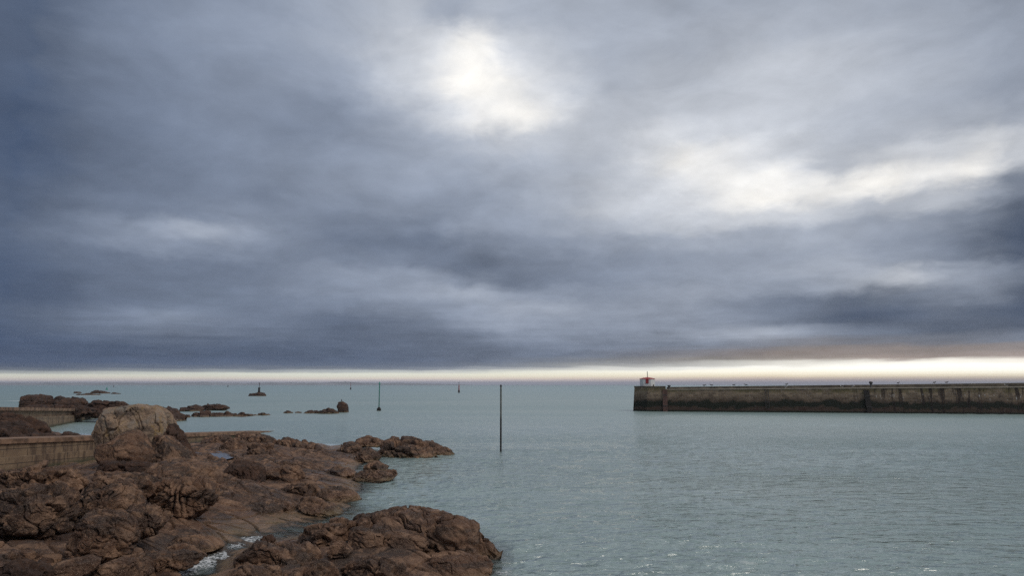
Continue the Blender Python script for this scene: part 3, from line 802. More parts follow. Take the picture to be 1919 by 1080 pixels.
# ------------------------------------------------------------------ slipways
def slipway(name, label, top, w, zb, cap_t, over):
    """top: edge nearest the camera as (x, y, z) from shore end to sea end; the ramp runs back by vector w"""
    a, b = np.array(top[0]), np.array(top[1])
    mid = (a + b) / 2
    root = empty(name, (mid[0], mid[1], 0))
    tag(root, label, 'slipway')
    O = np.array([mid[0], mid[1], 0])
    w = np.array(w)
    dirn = (b - a); n = 40
    h = np.array([-w[0], -w[1], 0]) / np.linalg.norm(w[:2])     # towards the camera
    bm = bmesh.new()
    bot = [np.array([p[0], p[1], zb]) for p in (a, b, b + w, a + w)]
    dz = np.array([0, 0, -cap_t])
    prism(bm, [Vector(p - O) for p in bot], [Vector(p + dz - O) for p in (a, b, b + w, a + w)])
    bm_obj('ramp_wall', bm, M['slip'], root)
    bm = bmesh.new()
    a2, b2 = a + h * over, b + h * over
    prism(bm, [Vector(p + dz * .98 - O) for p in (a2, b2, b + w, a + w)], [Vector(p - O) for p in (a2, b2, b + w, a + w)])
    bm_obj('ramp_deck', bm, M['slip_cap'], root, bevel=.03)
    # projecting footing course
    bm = bmesh.new()
    q = [np.array([p[0], p[1], 0]) + h * .35 for p in (a, b)] + [np.array([p[0], p[1], 0]) - h * .2 for p in (b, a)]
    zs = [max(p[2] - 1.35, -.4) for p in (a, b)]
    tz = [zs[0], zs[1], zs[1], zs[0]]
    prism(bm, [Vector((p[0], p[1], zb + .1)) - Vector(O) for p in q], [Vector((p[0], p[1], z)) - Vector(O) for p, z in zip(q, tz)])
    bm_obj('footing', bm, M['slip'], root)
    return root
near_end = at_z(520, 808, -.05)
near_top = np.array([-34.5, 40.0, 2.75])
slipway('slipway', 'near tan concrete slipway running down into the sea behind the lichen boulder', (near_top, near_end), (-3.6, .3, 0), -1.2, .33, .12)
s_end = at_z(262, 768.5, -.05)
s0 = at_z(75, 805, 0); s1 = at_z(185, 782, 0)
sd = (s1 - s0) / np.linalg.norm(s1 - s0)
Lk = np.linalg.norm(s1 - s0)
fa = s0 - sd * 30; fb = s1 + sd * 30
zt = lambda t: 2.87 - .036 * t
slipway('slipway', 'far tan concrete slipway with a dark overhanging edge, below the left reef', ((fa[0], fa[1], zt(-30)), (fb[0], fb[1], zt(Lk + 30))), (-4.0, -1.0, 0), -1.2, .42, .35)

# ------------------------------------------------------------------ pier
PL = at_z(1184, 771.5, 0); PR = at_z(1919, 777.5, 0)
pd = (PR - PL) / np.linalg.norm(PR - PL); pn = np.array([-pd[1], pd[0], 0])   # pn points out to sea (away)
LEN = np.linalg.norm(PR - PL) + 55
pier = empty('stone_pier', tuple(PL), 0)
tag(pier, 'long weed-stained granite pier running in from the right edge of the picture', 'pier')
def pp(u, v, z): return Vector(tuple(pd * u + pn * v + np.array([0, 0, z])))
def pu(px, py=750):                      # distance along the pier of a picture column
    d = ray(px, py)
    A = np.array([[d[0], -pd[0]], [d[1], -pd[1]]])
    t = np.linalg.solve(A, PL[:2]); return t[1]
ZD = 5.0
u0 = pu(1234)
HW = 7.0
def zd(u): return 4.92 + .0085 * u
def par_z(u): return 5.36 + .0125 * u
def wallmesh(zb, batter, us, ue, v0, v1):
    bm = bmesh.new()
    n = 60
    prism(bm, [pp(us, v0, zb), pp(ue, v0, zb), pp(ue, v1, zb), pp(us, v1, zb)], [pp(us, v0 + batter, zd(us) - .16), pp(ue, v0 + batter, zd(ue) - .16), pp(ue, v1, zd(ue) - .16), pp(us, v1, zd(us) - .16)])
    return bm
bm_obj('quay_wall', wallmesh(-2.5, .55, u0 + 1.7, LEN, 0, HW), M['pier'], pier)
bm = bmesh.new(); box_c = [(u0 + 1.7, .42), (LEN, .42), (LEN, HW), (u0 + 1.7, HW)]
prism(bm, [pp(u, v, zd(u) - .155) for u, v in box_c], [pp(u, v, zd(u)) for u, v in box_c])
bm_obj('coping', bm, M['coping'], pier, bevel=.03)
# pier head: chamfered plan, battered sides
def head(k, z):
    us = .0 + k
    return [pp(us + 3.2 - k * .2, -.15 + k, z), pp(u0 + 1.68, -.15 + k, z), pp(u0 + 1.68, HW + .3 - k, z), pp(us + 2.2, HW + .3 - k, z), pp(us, HW - 2.4, z), pp(us, 2.6, z)]
bm = bmesh.new(); prism(bm, head(0, -2.5), head(.62, 5.44)); bm_obj('pier_head', bm, M['pier'], pier)
bm = bmesh.new()
hr = head(.5, 5.44); ht = head(.55, 5.68)
prism(bm, hr, ht); bm_obj('head_coping', bm, M['parapet'], pier, bevel=.04)
# sea-side parapet, rising slightly towards the shore
bm = bmesh.new()
prism(bm, [pp(u0 + 1.9, HW - 1.1, ZD - .3), pp(LEN, HW - 1.1, ZD - .3), pp(LEN, HW + .1, ZD - .3), pp(u0 + 1.9, HW + .1, ZD - .3)],
      [pp(u0 + 1.9, HW - 1.0, par_z(u0 + 1.9)), pp(LEN, HW - 1.0, par_z(LEN)), pp(LEN, HW + .1, par_z(LEN)), pp(u0 + 1.9, HW + .1, par_z(u0 + 1.9))])
bm_obj('parapet', bm, M['parapet'], pier, bevel=.05)
def on_pier(u, v, z): return tuple(PL + np.array(pp(u, v, z)))

# harbour hut
uh = pu(1212.5, 715)
hut = empty('signal_hut', on_pier(uh, 3.3, 5.68), math.atan2(pd[1], pd[0]))
tag(hut, 'small white six-sided hut with a red roof and mast on the end of the pier', 'hut')
hr_ = 1.72
def hexring(r, z, rot=0): return [Vector((r * math.cos(math.pi / 3 * i + rot), r * math.sin(math.pi / 3 * i + rot), z)) for i in range(6)]
bm = bmesh.new(); prism(bm, hexring(hr_, -.05), hexring(hr_ - .02, 1.62)); bm_obj('wall', bm, M['white'], hut, bevel=.02)
bm = bmesh.new(); lathe(bm, [(hr_ + .07, 1.60), (hr_ + .08, 1.68), (.9, 1.93), (.12, 2.06), (.0, 2.07)], 6); bm_obj('roof', bm, M['red'], hut)
bm = bmesh.new(); tube(bm, (0.05, 0, 2.0), (0.05, 0, 3.35), .085, 10, .075); bm_obj('mast', bm, M['greymast'], hut)
fy = -(hr_ * math.cos(math.pi / 6))
bm = bmesh.new(); box(bm, -.33, .33, fy - .12, fy + .02, .62, 1.59); w = bm_obj('window', bm, M['red_dark'], hut, bevel=.02)
bm = bmesh.new(); box(bm, -.24, .24, fy - .16, fy - .11, .72, .9); bm_obj('sill', bm, M['red'], w)
# bollards
for px, top, lb in ((1254, 722.3, 'mushroom bollard on the pier close to the white hut'), (1635, 715.2, 'dark bollard on the pier beside the dark slot, far from the hut')):
    u = pu(px, 725)
    v = .95
    rt = empty('bollard', on_pier(u, v, zd(u))); tag(rt, lb, 'bollard')
    hgt = at_y(px, top, rt.location.y)[2] - zd(u)
    bm = bmesh.new(); lathe(bm, [(.36, 0), (.36, .08), (.2, .16), (.18, hgt * .55), (.24, hgt * .62)], 16); bm_obj('post', bm, M['iron'], rt, smooth=True)
    bm = bmesh.new(); lathe(bm, [(.22, hgt * .60), (.37, hgt * .70), (.38, hgt * .86), (.28, hgt * .97), (0, hgt)], 16); bm_obj('cap', bm, M['iron'], rt, smooth=True)
u = pu(1224.5, 722)
rt = empty('bollard', on_pier(u, 1.2, 5.68)); tag(rt, 'tiny black bollard on the pier head at the foot of the hut', 'bollard')
bm = bmesh.new(); lathe(bm, [(.14, 0), (.11, .1), (.10, .2), (.15, .26), (.15, .33), (0, .38)], 12); bm_obj('post', bm, M['iron'], rt, smooth=True)
# timber fenders; the second, near black, stands in for a dark slot
for px, lean, mt, lb in ((1246.5, 0.0, 'rust', 'rusty brown upright fender on the pier wall near the hut'), (1629, .35, 'blackish', 'black upright baulks standing in for a dark slot in the pier wall, halfway along')):
    u = pu(px)
    rt = empty('fender', on_pier(u, 0, 0)); tag(rt, lb, 'fender')
    bm = bmesh.new()
    for k in (-1, 0, 1):
        o = .34 * k
        prism(bm, [pp(u + o - .16, -.34, -1.2) - pp(u, 0, 0), pp(u + o + .16, -.34, -1.2) - pp(u, 0, 0), pp(u + o + .16, .1, -1.2) - pp(u, 0, 0), pp(u + o - .16, .1, -1.2) - pp(u, 0, 0)],
              [pp(u + o - .16 - lean, .16, 4.9) - pp(u, 0, 0), pp(u + o + .16 - lean, .16, 4.9) - pp(u, 0, 0), pp(u + o + .16 - lean, .6, 4.9) - pp(u, 0, 0), pp(u + o - .16 - lean, .6, 4.9) - pp(u, 0, 0)])
    bm_obj('baulk', bm, M[mt], rt)
    for z in (1.2, 3.6):
        bm = bmesh.new()
        v = -.40 + .5 * (z + 1.2) / 6.1
        box_p = [(u - .56 - lean * z / 5, v), (u + .56 - lean * z / 5, v), (u + .56 - lean * z / 5, v + .12), (u - .56 - lean * z / 5, v + .12)]
        prism(bm, [pp(a, b_, z) - pp(u, 0, 0) for a, b_ in box_p], [pp(a, b_, z + .16) - pp(u, 0, 0) for a, b_ in box_p])
        bm_obj('strap', bm, M['iron'], rt)
# iron ladder
u = pu(1438)
lad = empty('ladder', on_pier(u, 0, 0)); tag(lad, 'dark iron ladder fixed to the pier wall left of the middle', 'ladder')
def lp(du, z): return tuple(pp(du, -.24 + .55 * (z + 2.5) / 7.4, z))
for s in (-.36, .36):
    bm = bmesh.new(); tube(bm, lp(s, .9), lp(s, 5.0), .055, 8); tube(bm, lp(s, 5.0), tuple(pp(s, .9, 5.05)), .055, 8); bm_obj('rail', bm, M['iron'], lad)
for k in range(13):
    z = 1.1 + k * .3
    bm = bmesh.new(); tube(bm, lp(-.36, z), lp(.36, z), .03, 6); bm_obj('rung', bm, M['iron'], lad)

# ------------------------------------------------------------------ gulls
def make_gull(dark):
    rt = empty('gull', (0, 0, 0))
    U, Fc = ico(3)
    t = U[:, 0]
    V = np.stack([t * .24, U[:, 1] * .085 * (1 - .35 * t * t), U[:, 2] * .085 * (1 - .3 * t) + .24 + t * .04], 1)
    V[:, 2] += np.where(t < -.5, (t + .5) * .02, 0)
    mesh_np('body', V, Fc, M['gull_dark' if dark else 'gull_white'], parent=rt)
    mesh_np('head', U * np.array([.062, .05, .052]) + np.array([.235, 0, .365]), Fc, M['gull_dark' if dark else 'gull_white'], parent=rt)
    bm = bmesh.new(); tube(bm, (.20, 0, .28), (.23, 0, .36), .055, 8, .045); bm_obj('neck', bm, M['gull_dark' if dark else 'gull_white'], rt, smooth=True)
    bm = bmesh.new(); tube(bm, (.285, 0, .362), (.36, 0, .35), .017, 6, .004); bm_obj('bill', bm, M['beak'], rt)
    bm = bmesh.new(); prism(bm, [(-.20, -.05, .20), (-.40, -.03, .21), (-.40, .03, .21), (-.20, .05, .20)], [(-.20, -.05, .235), (-.40, -.03, .222), (-.40, .03, .222), (-.20, .05, .235)]); bm_obj('tail', bm, M['gull_dark'], rt)
    for s in (-1, 1):
        V2 = np.stack([U[:, 0] * .25 - .05, U[:, 1] * .018 + s * .080, U[:, 2] * .055 + .265 + U[:, 0] * .03], 1)
        mesh_np('wing', V2, Fc, M['gull_dark'], parent=rt)
        bm = bmesh.new(); tube(bm, (.02, s * .035, .0), (.0, s * .035, .18), .009, 6); bm_obj('leg', bm, M['beak'], rt)
    return rt
def copy_tree(o):
    c = o.copy(); COL.objects.link(c)
    for ch in o.children:
        k = ch.copy(); COL.objects.link(k); k.parent = c
    return c
bpy.context.view_layer.update()
protos = {True: make_gull(True), False: make_gull(False)}
used = {True: False, False: False}
bpy.context.view_layer.update()
def gull(loc, rz, dark, label, s=1.35):
    o = protos[dark] if not used[dark] else copy_tree(protos[dark])
    used[dark] = True
    o.location = loc; o.rotation_euler = (0, 0, rz); o.scale = (s, s, s)
    tag(o, label, 'gull', 'gulls on the pier and the rocks')
for px, rz, lb in ((1323, 0, 'dark gull on the pier parapet, nearest the hut'), (1337, 3.0, 'dark gull on the pier parapet, second from the hut'), (1381, .3, 'dark gull on the parapet just left of the ladder'),
                   (1404, 2.8, 'dark gull on the parapet, between two others left of the ladder'), (1484, .2, 'dark gull standing highest on the parapet right of the ladder'),
                   (1703, .5, 'dark gull on the parapet just right of the far bollard'), (1774, .2, 'dark gull on the parapet, left one of the pair near the right edge'), (1798, .1, 'dark gull on the parapet, right one of the pair near the right edge')):
    u = pu(px, 720)
    gull(on_pier(u, HW - .5, par_z(u)), rz, True, lb)
for px, rz, lb in ((1474, .4, 'white gull on the pier edge below the highest dark gull'), (1580, 2.9, 'white gull on the pier edge, left one of the two before the dark slot'), (1600, .2, 'white gull on the pier edge, right one of the two before the dark slot'),
                   (1890, 3.0, 'white gull on the pier edge close to the right edge')):
    u = pu(px, 726)
    gull(on_pier(u, .8, zd(u)), rz, False, lb)
p = at_y(640, 753.2, 151.8)
gull((p[0], p[1], p[2] - .12), 1.9, True, 'dark gull perched on top of the standing boulder', 1.5)

# ------------------------------------------------------------------ sea marks
def mark(name, px, py_water, label, cat):
    p = at_z(px, py_water, 0)
    r = empty(name, tuple(p)); tag(r, label, cat)
    return r, p[1], px_size(p[1])
# tall pole
r, Y, k = mark('tall_pole', 938.5, 847.5, 'tall bare pole standing in the water, black below and grey green above', 'pole')
zt_ = at_y(938, 722, Y)[2]
def banded():
    m, N, b, out = new_mat('weathered pole')
    P = position(N); z = N.sep(P)[2]
    n = N.noise(P, 4, 5, .6)
    w = N.math('ADD', z, N.math('MULTIPLY', N.math('SUBTRACT', n, .5), .7))
    c = N.mix(N.step(n, .4, .65), (.075, .085, .075), (.13, .13, .115))
    c = N.mix(N.step(w, 3.3, 2.9), c, (.018, .012, .011))
    N.put(b.inputs['Base Color'], c); b.inputs['Roughness'].default_value = .75
    N.put(b.inputs['Normal'], N.bump(N.noise(P, 20, 4, .7), .5, .03))
    return m
M['pole'] = banded()
bm = bmesh.new(); lathe(bm, [(.085, -2), (.082, 0), (.080, 3), (.074, zt_ - .2), (.070, zt_ - .12)], 14); bm_obj('post', bm, M['pole'], r, smooth=True)
bm = bmesh.new(); lathe(bm, [(.085, zt_ - .14), (.088, zt_ - .02), (.05, zt_ + .02), (0, zt_ + .04)], 14); bm_obj('cap', bm, M['iron'], r, smooth=True)
# green beacon
r, Y, k = mark('green_beacon', 710, 770.5, 'green pole beacon with a cone topmark on a dark block, right of the standing boulder', 'beacon')
bm = bmesh.new(); prism(bm, [(-3.6 * k, -.42, -2), (3.6 * k, -.42, -2), (3.6 * k, .42, -2), (-3.6 * k, .42, -2)], [(-3.4 * k, -.40, 3.8 * k), (3.4 * k, -.40, 3.8 * k), (3.4 * k, .40, 3.8 * k), (-3.4 * k, .40, 3.8 * k)])
bm_obj('block', bm, M['blackish'], r, bevel=.04)
bm = bmesh.new(); prism(bm, [(-3.2 * k, -.38, 3.8 * k), (3.2 * k, -.38, 3.8 * k), (3.2 * k, .38, 3.8 * k), (-3.2 * k, .38, 3.8 * k)], [(-1 * k, -.12, 7 * k), (1 * k, -.12, 7 * k), (1 * k, .12, 7 * k), (-1 * k, .12, 7 * k)])
bm_obj('plinth', bm, M['blackish'], r)
bm = bmesh.new(); lathe(bm, [(.95 * k, 6.5 * k), (.9 * k, 47 * k), (.8 * k, 49.5 * k)], 12); bm_obj('pole', bm, M['green'], r, smooth=True)
bm = bmesh.new(); lathe(bm, [(2.1 * k, 49 * k), (1.9 * k, 49.3 * k), (.1 * k, 53.8 * k), (0, 54 * k)], 16); bm_obj('topmark', bm, M['green'], r)
# beacon tower on its rock
tR = at_z(483, 743, 0)
V, Fc = outline_rock('', '', [(463, 742), (468, 739), (474, 738.6), (479, 739.6), (482, 735.8), (488, 734.5), (494, 737), (499, 742), (497, 746), (466, 746)], tR[1], 3.0, 501, 6, build=False, e=2.4, lump=.07, bil=.12, cracks=.06)
put_rock('beacon_rock', V, Fc, M['rock_far'], 'dark peaked rock in the sea carrying the small beacon tower', 'rock')
k = px_size(tR[1])
bz = at_y(485.3, 736, tR[1])[2]; bx = at_y(485.3, 736, tR[1])[0]
r = empty('beacon_tower', (bx, tR[1], bz - .4)); tag(r, 'squat dark beacon tower with a thin mast on top of the peaked sea rock', 'beacon')
bm = bmesh.new(); lathe(bm, [(2.3 * k, -.3), (2.0 * k, 2.0 * k), (1.7 * k, 8.6 * k), (2.2 * k, 8.8 * k), (2.2 * k, 9.8 * k), (1.0 * k, 10.4 * k)], 16); bm_obj('tower', bm, M['blackish'], r, smooth=False)
bm = bmesh.new(); lathe(bm, [(.55 * k, 10 * k), (.45 * k, 19 * k), (.0, 19.4 * k)], 8); bm_obj('mast', bm, M['iron'], r)
bm = bmesh.new(); lathe(bm, [(.95 * k, 17.2 * k), (.95 * k, 19.4 * k), (0, 19.6 * k)], 10); bm_obj('topmark', bm, M['iron'], r)
# red lateral mark
r, Y, k = mark('red_buoy', 860, 736.8, 'red pillar buoy with a dark hull, alone on the sea left of the tall pole', 'buoy')
bm = bmesh.new(); lathe(bm, [(1.5 * k, -1), (1.8 * k, 0), (1.8 * k, 4.4 * k), (1.3 * k, 4.8 * k)], 16); bm_obj('hull', bm, M['iron'], r)
bm = bmesh.new(); lathe(bm, [(1.1 * k, 4.6 * k), (.95 * k, 10 * k), (.85 * k, 14.3 * k), (.3 * k, 14.5 * k)], 14); bm_obj('column', bm, M['red_dark'], r)
bm = bmesh.new(); lathe(bm, [(.22 * k, 14.3 * k), (.2 * k, 18 * k)], 8); bm_obj('rod', bm, M['iron'], r)
bm = bmesh.new(); lathe(bm, [(.7 * k, 17.6 * k), (.7 * k, 19.3 * k), (0, 19.4 * k)], 12); bm_obj('topmark', bm, M['iron'], r)
# thin mast beacon
r, Y, k = mark('mast_beacon', 657, 730.8, 'far thin mast beacon with a dark footing, on the horizon above the standing boulder', 'beacon')
bm = bmesh.new(); lathe(bm, [(1.2 * k, -1), (1.1 * k, 3.4 * k), (.6 * k, 3.9 * k)], 14); bm_obj('footing', bm, M['blackish'], r)
bm = bmesh.new(); lathe(bm, [(.45 * k, 3.6 * k), (.4 * k, 12.5 * k)], 8); bm_obj('mast', bm, M['pinkmast'], r)
bm = bmesh.new(); lathe(bm, [(.6 * k, 12.0 * k), (.6 * k, 13.4 * k), (0, 13.8 * k)], 10); bm_obj('topmark', bm, M['iron'], r)
# far small buoys
def small_buoy(px, py, hpx, wpx, mt, lb):
    r, Y, k = mark('small_buoy', px, py, lb, 'buoy'); r['group'] = 'small buoys far out'
    bm = bmesh.new(); lathe(bm, [(wpx * .5 * k, -.5), (wpx * .5 * k, .2 * hpx * k), (wpx * .34 * k, .4 * hpx * k), (wpx * .15 * k, .8 * hpx * k)], 12); bm_obj('hull', bm, M[mt], r)
    bm = bmesh.new(); lathe(bm, [(wpx * .15 * k, .78 * hpx * k), (wpx * .2 * k, .85 * hpx * k), (0, hpx * k)], 10); bm_obj('topmark', bm, M[mt], r)
small_buoy(200, 731.3, 5, 3.8, 'green', 'tiny green conical buoy just above the surf skerries')
small_buoy(213, 725.6, 3.2, 2.2, 'iron', 'tiny dark buoy near the horizon up and right of the green one')
small_buoy(427, 725.6, 3.6, 2.4, 'iron', 'tiny dark buoy near the horizon left of the beacon tower')

# ------------------------------------------------------------------ distant coast
D = 13000.0
pxs = np.arange(-700, 900, 6.0)
prof = 4.2 + 1.2 * fbm(np.stack([pxs * .012, pxs * 0, pxs * 0], 1), 4, 601) + .8 * fbm(np.stack([pxs * .05, pxs * 0 + 4, pxs * 0], 1), 3, 602)
prof += 1.9 * np.exp(-((pxs - 653) / 9) ** 2) + .8 * np.exp(-((pxs - 640) / 30) ** 2)
prof *= np.clip((905 - pxs) / 160, 0, 1)
hx = (pxs - CX) / F * D
hz = np.maximum(prof, .02) / F * D + CAMH * .0
rows = []
for dy, s in ((-700, -.3), (-300, .45), (0, 1.0), (500, .7), (1500, -.3)):
    rows.append(np.stack([hx * (1 + dy / D), np.full_like(hx, D + dy), np.where(s > 0, hz * s, -20)], 1))
G = np.stack(rows); nr, nc = G.shape[:2]
ii = np.arange(nr * nc).reshape(nr, nc)
qd = np.stack([ii[:-1, :-1], ii[:-1, 1:], ii[1:, 1:], ii[1:, :-1]], -1).reshape(-1, 4)
M['coast'] = plain('far coast land', (.28, .29, .30), .9, var=.3, scale=.002)
tag(mesh_np('distant_hills', G.reshape(-1, 3), qd, M['coast']), kind='structure')

# ------------------------------------------------------------------ water
def water_mat():
    m, N, b, out = new_mat('sea water')
    P = position(N); x, y, z = N.sep(P)
    dep = N.node('ShaderNodeAttribute', attribute_name='depth').outputs['Fac']
    fo = N.node('ShaderNodeAttribute', attribute_name='foam').outputs['Fac']
    dist = N.math('SQRT', N.math('ADD', N.math('MULTIPLY', x, x), N.math('MULTIPLY', y, y)))
    big = N.noise(N.vmath('MULTIPLY', P, (.010, .03, 0)), 1.0, 4, .6, .3)
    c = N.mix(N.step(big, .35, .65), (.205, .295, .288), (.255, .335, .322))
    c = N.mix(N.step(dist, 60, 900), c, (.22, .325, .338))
    f1 = N.noise(N.vmath('MULTIPLY', P, (1.0, 1.5, 1.0)), 6.5, 6, .75, .9)
    f2 = N.noise(P, .8, 3, .6)
    vt = N.node('ShaderNodeTexVoronoi', feature='DISTANCE_TO_EDGE'); vt.inputs['Scale'].default_value = 5.0
    N.put(vt.inputs['Vector'], N.vmath('ADD', P, N.vmath('SCALE', N.vmath('SUBTRACT', N.noise(P, 4.0, 3, .6, out='Color'), (.5, .5, .5)), .35)))
    lace = N.step(vt.outputs['Distance'], .16, .02)
    fm = N.step(N.math('ADD', N.math('ADD', N.math('MULTIPLY', fo, .62), N.math('MULTIPLY', lace, .28)), N.math('MULTIPLY', N.math('SUBTRACT', f1, .5), .9)), .48, .78)
    fm = N.math('MULTIPLY', fm, N.step(fo, .02, .2))
    c = N.mix(fm, c, (.60, .61, .62))
    N.put(b.inputs['Base Color'], c)
    N.put(b.inputs['Roughness'], N.math('ADD', N.math('MULTIPLY', fm, .5), N.math('ADD', .08, N.math('MULTIPLY', N.step(dist, 20, 180), .30))))
    b.inputs['IOR'].default_value = 2.1
    wv = N.vmath('MULTIPLY', P, (.75, 1.5, 1))
    h = N.math('ADD', N.noise(wv, .95, 2, .5, .5), N.math('MULTIPLY', N.noise(wv, 2.9, 3, .6, .3), .30))
    cat = N.noise(N.vmath('MULTIPLY', P, (.025, .06, 0)), 1.0, 4, .6, .5)
    bn = N.node('ShaderNodeBump'); bn.inputs['Distance'].default_value = .66
    N.put(bn.inputs['Strength'], N.math('MULTIPLY', N.math('ADD', .45, N.math('MULTIPLY', N.step(cat, .35, .65), .55)), N.math('ADD', .22, N.math('MULTIPLY', .78, N.step(dist, 170, 24)))))
    N.put(bn.inputs['Height'], h)
    N.put(b.inputs['Normal'], bn.outputs[0])
    tr = N.node('ShaderNodeBsdfTransparent'); tr.inputs[0].default_value = (.82, .92, .90, 1)
    gl = N.node('ShaderNodeBsdfGlossy'); gl.inputs['Roughness'].default_value = .06
    N.l.new(bn.outputs[0], gl.inputs['Normal'])
    fr = N.node('ShaderNodeFresnel'); fr.inputs['IOR'].default_value = 1.333; N.l.new(bn.outputs[0], fr.inputs['Normal'])
    m1 = N.node('ShaderNodeMixShader'); N.l.new(fr.outputs[0], m1.inputs[0]); N.l.new(tr.outputs[0], m1.inputs[1]); N.l.new(gl.outputs[0], m1.inputs[2])
    op = N.math('MAXIMUM', N.math('SUBTRACT', 1.0, N.math('EXPONENT', N.math('MULTIPLY', dep, -4.5))), fm)
    m2 = N.node('ShaderNodeMixShader'); N.put(m2.inputs[0], op); N.l.new(m1.outputs[0], m2.inputs[1]); N.l.new(b.outputs[0], m2.inputs[2])
    N.l.new(m2.outputs[0], out.inputs[0])
    return m
M['water'] = water_mat()
pyr = np.concatenate([np.array([.33, .45, .65]), np.arange(1.0, 400, 1.25), np.arange(400, 900, 12)])[::-1]
rw = CAMH * F / pyr
colp = np.concatenate([np.linspace(-3000, -80, 40)[:-1], np.arange(-80, 2000, 1.6), np.linspace(2000, 5000, 40)[1:]])
aw = (colp - CX) / F
AW, RW = np.meshgrid(aw, rw)
wx, wy = (AW * RW).ravel(), RW.ravel()
Pw = np.stack([wx, wy, np.zeros_like(wx)], 1)
swell = .034 * perlin(Pw * np.array([.22, .5, 0]), 700) + .055 * perlin(Pw * np.array([.55, 1.3, 0]) + 3, 701) + .040 * np.abs(perlin(Pw * np.array([1.2, 2.6, 0]) + 8, 702))
gust = np.clip(.65 + .9 * fbm(Pw * np.array([.02, .05, 0]), 3, 705), .25, 1.4)
wz = 2.1 * swell * gust * np.clip(1 - wy / 900, .1, 1)
dep = np.full(len(wx), 6.0)
nearm = ((wy < 86) & (wx / wy > -.90) & (wx / wy < .10)) | ((wy < 50) & (wx / wy > -1.85) & (wx / wy < .10))
th_ = terrain_h(wx[nearm], wy[nearm])
fade_ = np.maximum(np.clip((wx[nearm] / wy[nearm] - .0) / .09, 0, 1), np.clip((wy[nearm] - 72) / 11, 0, 1) * np.clip((wx[nearm] / wy[nearm] + .58) / .05, 0, 1))
dep[nearm] = np.clip(-th_, 0, 6) * (1 - fade_) + 6.0 * fade_
calm = np.ones(len(wx)); calm[nearm] = np.clip(dep[nearm] * 1.5 + .25, .2, 1)
wz *= calm
foam = np.zeros(len(wx))
edge_ = np.exp(-((dep[nearm] - .05) / .07) ** 2) * (th_ < .02) * np.clip(.25 + 1.3 * fbm(Pw[nearm] * .7, 3, 720), 0, 1)
foam[nearm] = .62 * edge_ * (1 - fade_)
def foam_spot(px, py, rx, ry, a):
    p = at_z(px, py, 0)
    global foam
    foam = np.maximum(foam, a * np.exp(-(((wx - p[0]) / rx) ** 2 + ((wy - p[1]) / ry) ** 2)))
for px, py, rx, ry, a in ((335, 1074, .55, .5, 1.0), (365, 1062, .55, .6, 1.0), (395, 1050, .5, .6, 1.0), (420, 1040, .45, .6, .95), (445, 1024, .4, .6, .8), (470, 1012, .5, .8, .9), (455, 1000, .5, .5, .7),
                          (498, 1016, .5, .6, .85), (860, 850, 3.5, 1.6, .55), (900, 856, 3.0, 1.2, .42), (840, 842, 2.0, 1.5, .5), (700, 876, .8, .5, .6), (672, 884, .4, .9, .75), (664, 893, .4, .7, .8), (712, 882, .8, .4, .6),
                          (700, 912, 1.2, .4, .5), (690, 845, .8, 1.2, .45), (720, 858, 1.5, .8, .45), (790, 866, 2.5, .7, .45), (945, 1075, .4, .5, .8), (938, 1046, .35, .5, .6), (926, 1006, .4, .5, .5), (745, 905, 1.0, .3, .5), (730, 886, .7, .3, .55), (690, 862, .8, .5, .5), (712, 846, .7, .8, .45), (640, 975, .7, .4, .4), (690, 936, .6, .4, .4), (930, 850, 1.6, .8, .35),
                          (34, 752, 7, 9, .95), (14, 758, 10, 6, .6), (190, 741, 16, 14, .8), (150, 743, 16, 8, .75), (205, 742, 20, 10, .7), (240, 740, 40, 14, .5), (310, 738, 60, 10, .42), (504, 742, 2.5, 6, .8),
                          (430, 783, 12, 3, .4), (360, 774, 4, 2, .6), (390, 768, 6, 3, .5), (645, 775, 3, 2, .4), (540, 800, 5, 2.6, .40), (580, 793, 6, 2.0, .38), (510, 806, 2, 3, .55)):
    foam_spot(px, py, rx * (1.7 if px < 500 and py > 990 else 1), ry * (1.5 if px < 500 and py > 990 else 1), a)
ii = np.arange(len(wx)).reshape(len(rw), len(aw))
qd = np.stack([ii[:-1, :-1], ii[:-1, 1:], ii[1:, 1:], ii[1:, :-1]], -1).reshape(-1, 4)
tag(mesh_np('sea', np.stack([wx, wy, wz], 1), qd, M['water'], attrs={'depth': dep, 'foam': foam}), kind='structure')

# wet patch lying in a hollow of the shelf
def puddle(pts, z, nm='rock_pool'):
    P3 = [at_z(px, py, z) for px, py in pts]
    c = np.mean(P3, 0)
    bm = bmesh.new()
    bm.faces.new([bm.verts.new(tuple(p - c)) for p in P3][::-1])
    return tag(bm_obj(nm, bm, M['pool'], loc=tuple(c)), kind='structure')
mp, N_, b_, o_ = new_mat('rock pool'); b_.inputs['Base Color'].default_value = (.05, .045, .05, 1); b_.inputs['Roughness'].default_value = .12
N_.put(b_.inputs['Normal'], N_.bump(N_.noise(position(N_), 3.0, 3, .5), .15, .05)); M['pool'] = mp
pts_ = [(358, 851), (378, 845), (404, 845), (430, 852), (440, 858), (418, 863), (388, 862), (368, 858)]
g_ = [at_z(a_, b_, 1.2) for a_, b_ in pts_]
hh_ = terrain_h(np.array([q[0] for q in g_]), np.array([q[1] for q in g_]))
puddle(pts_, float(np.median(hh_)) + .05)
pts_ = [(424, 1062), (438, 1056), (452, 1058), (446, 1066), (430, 1070)]

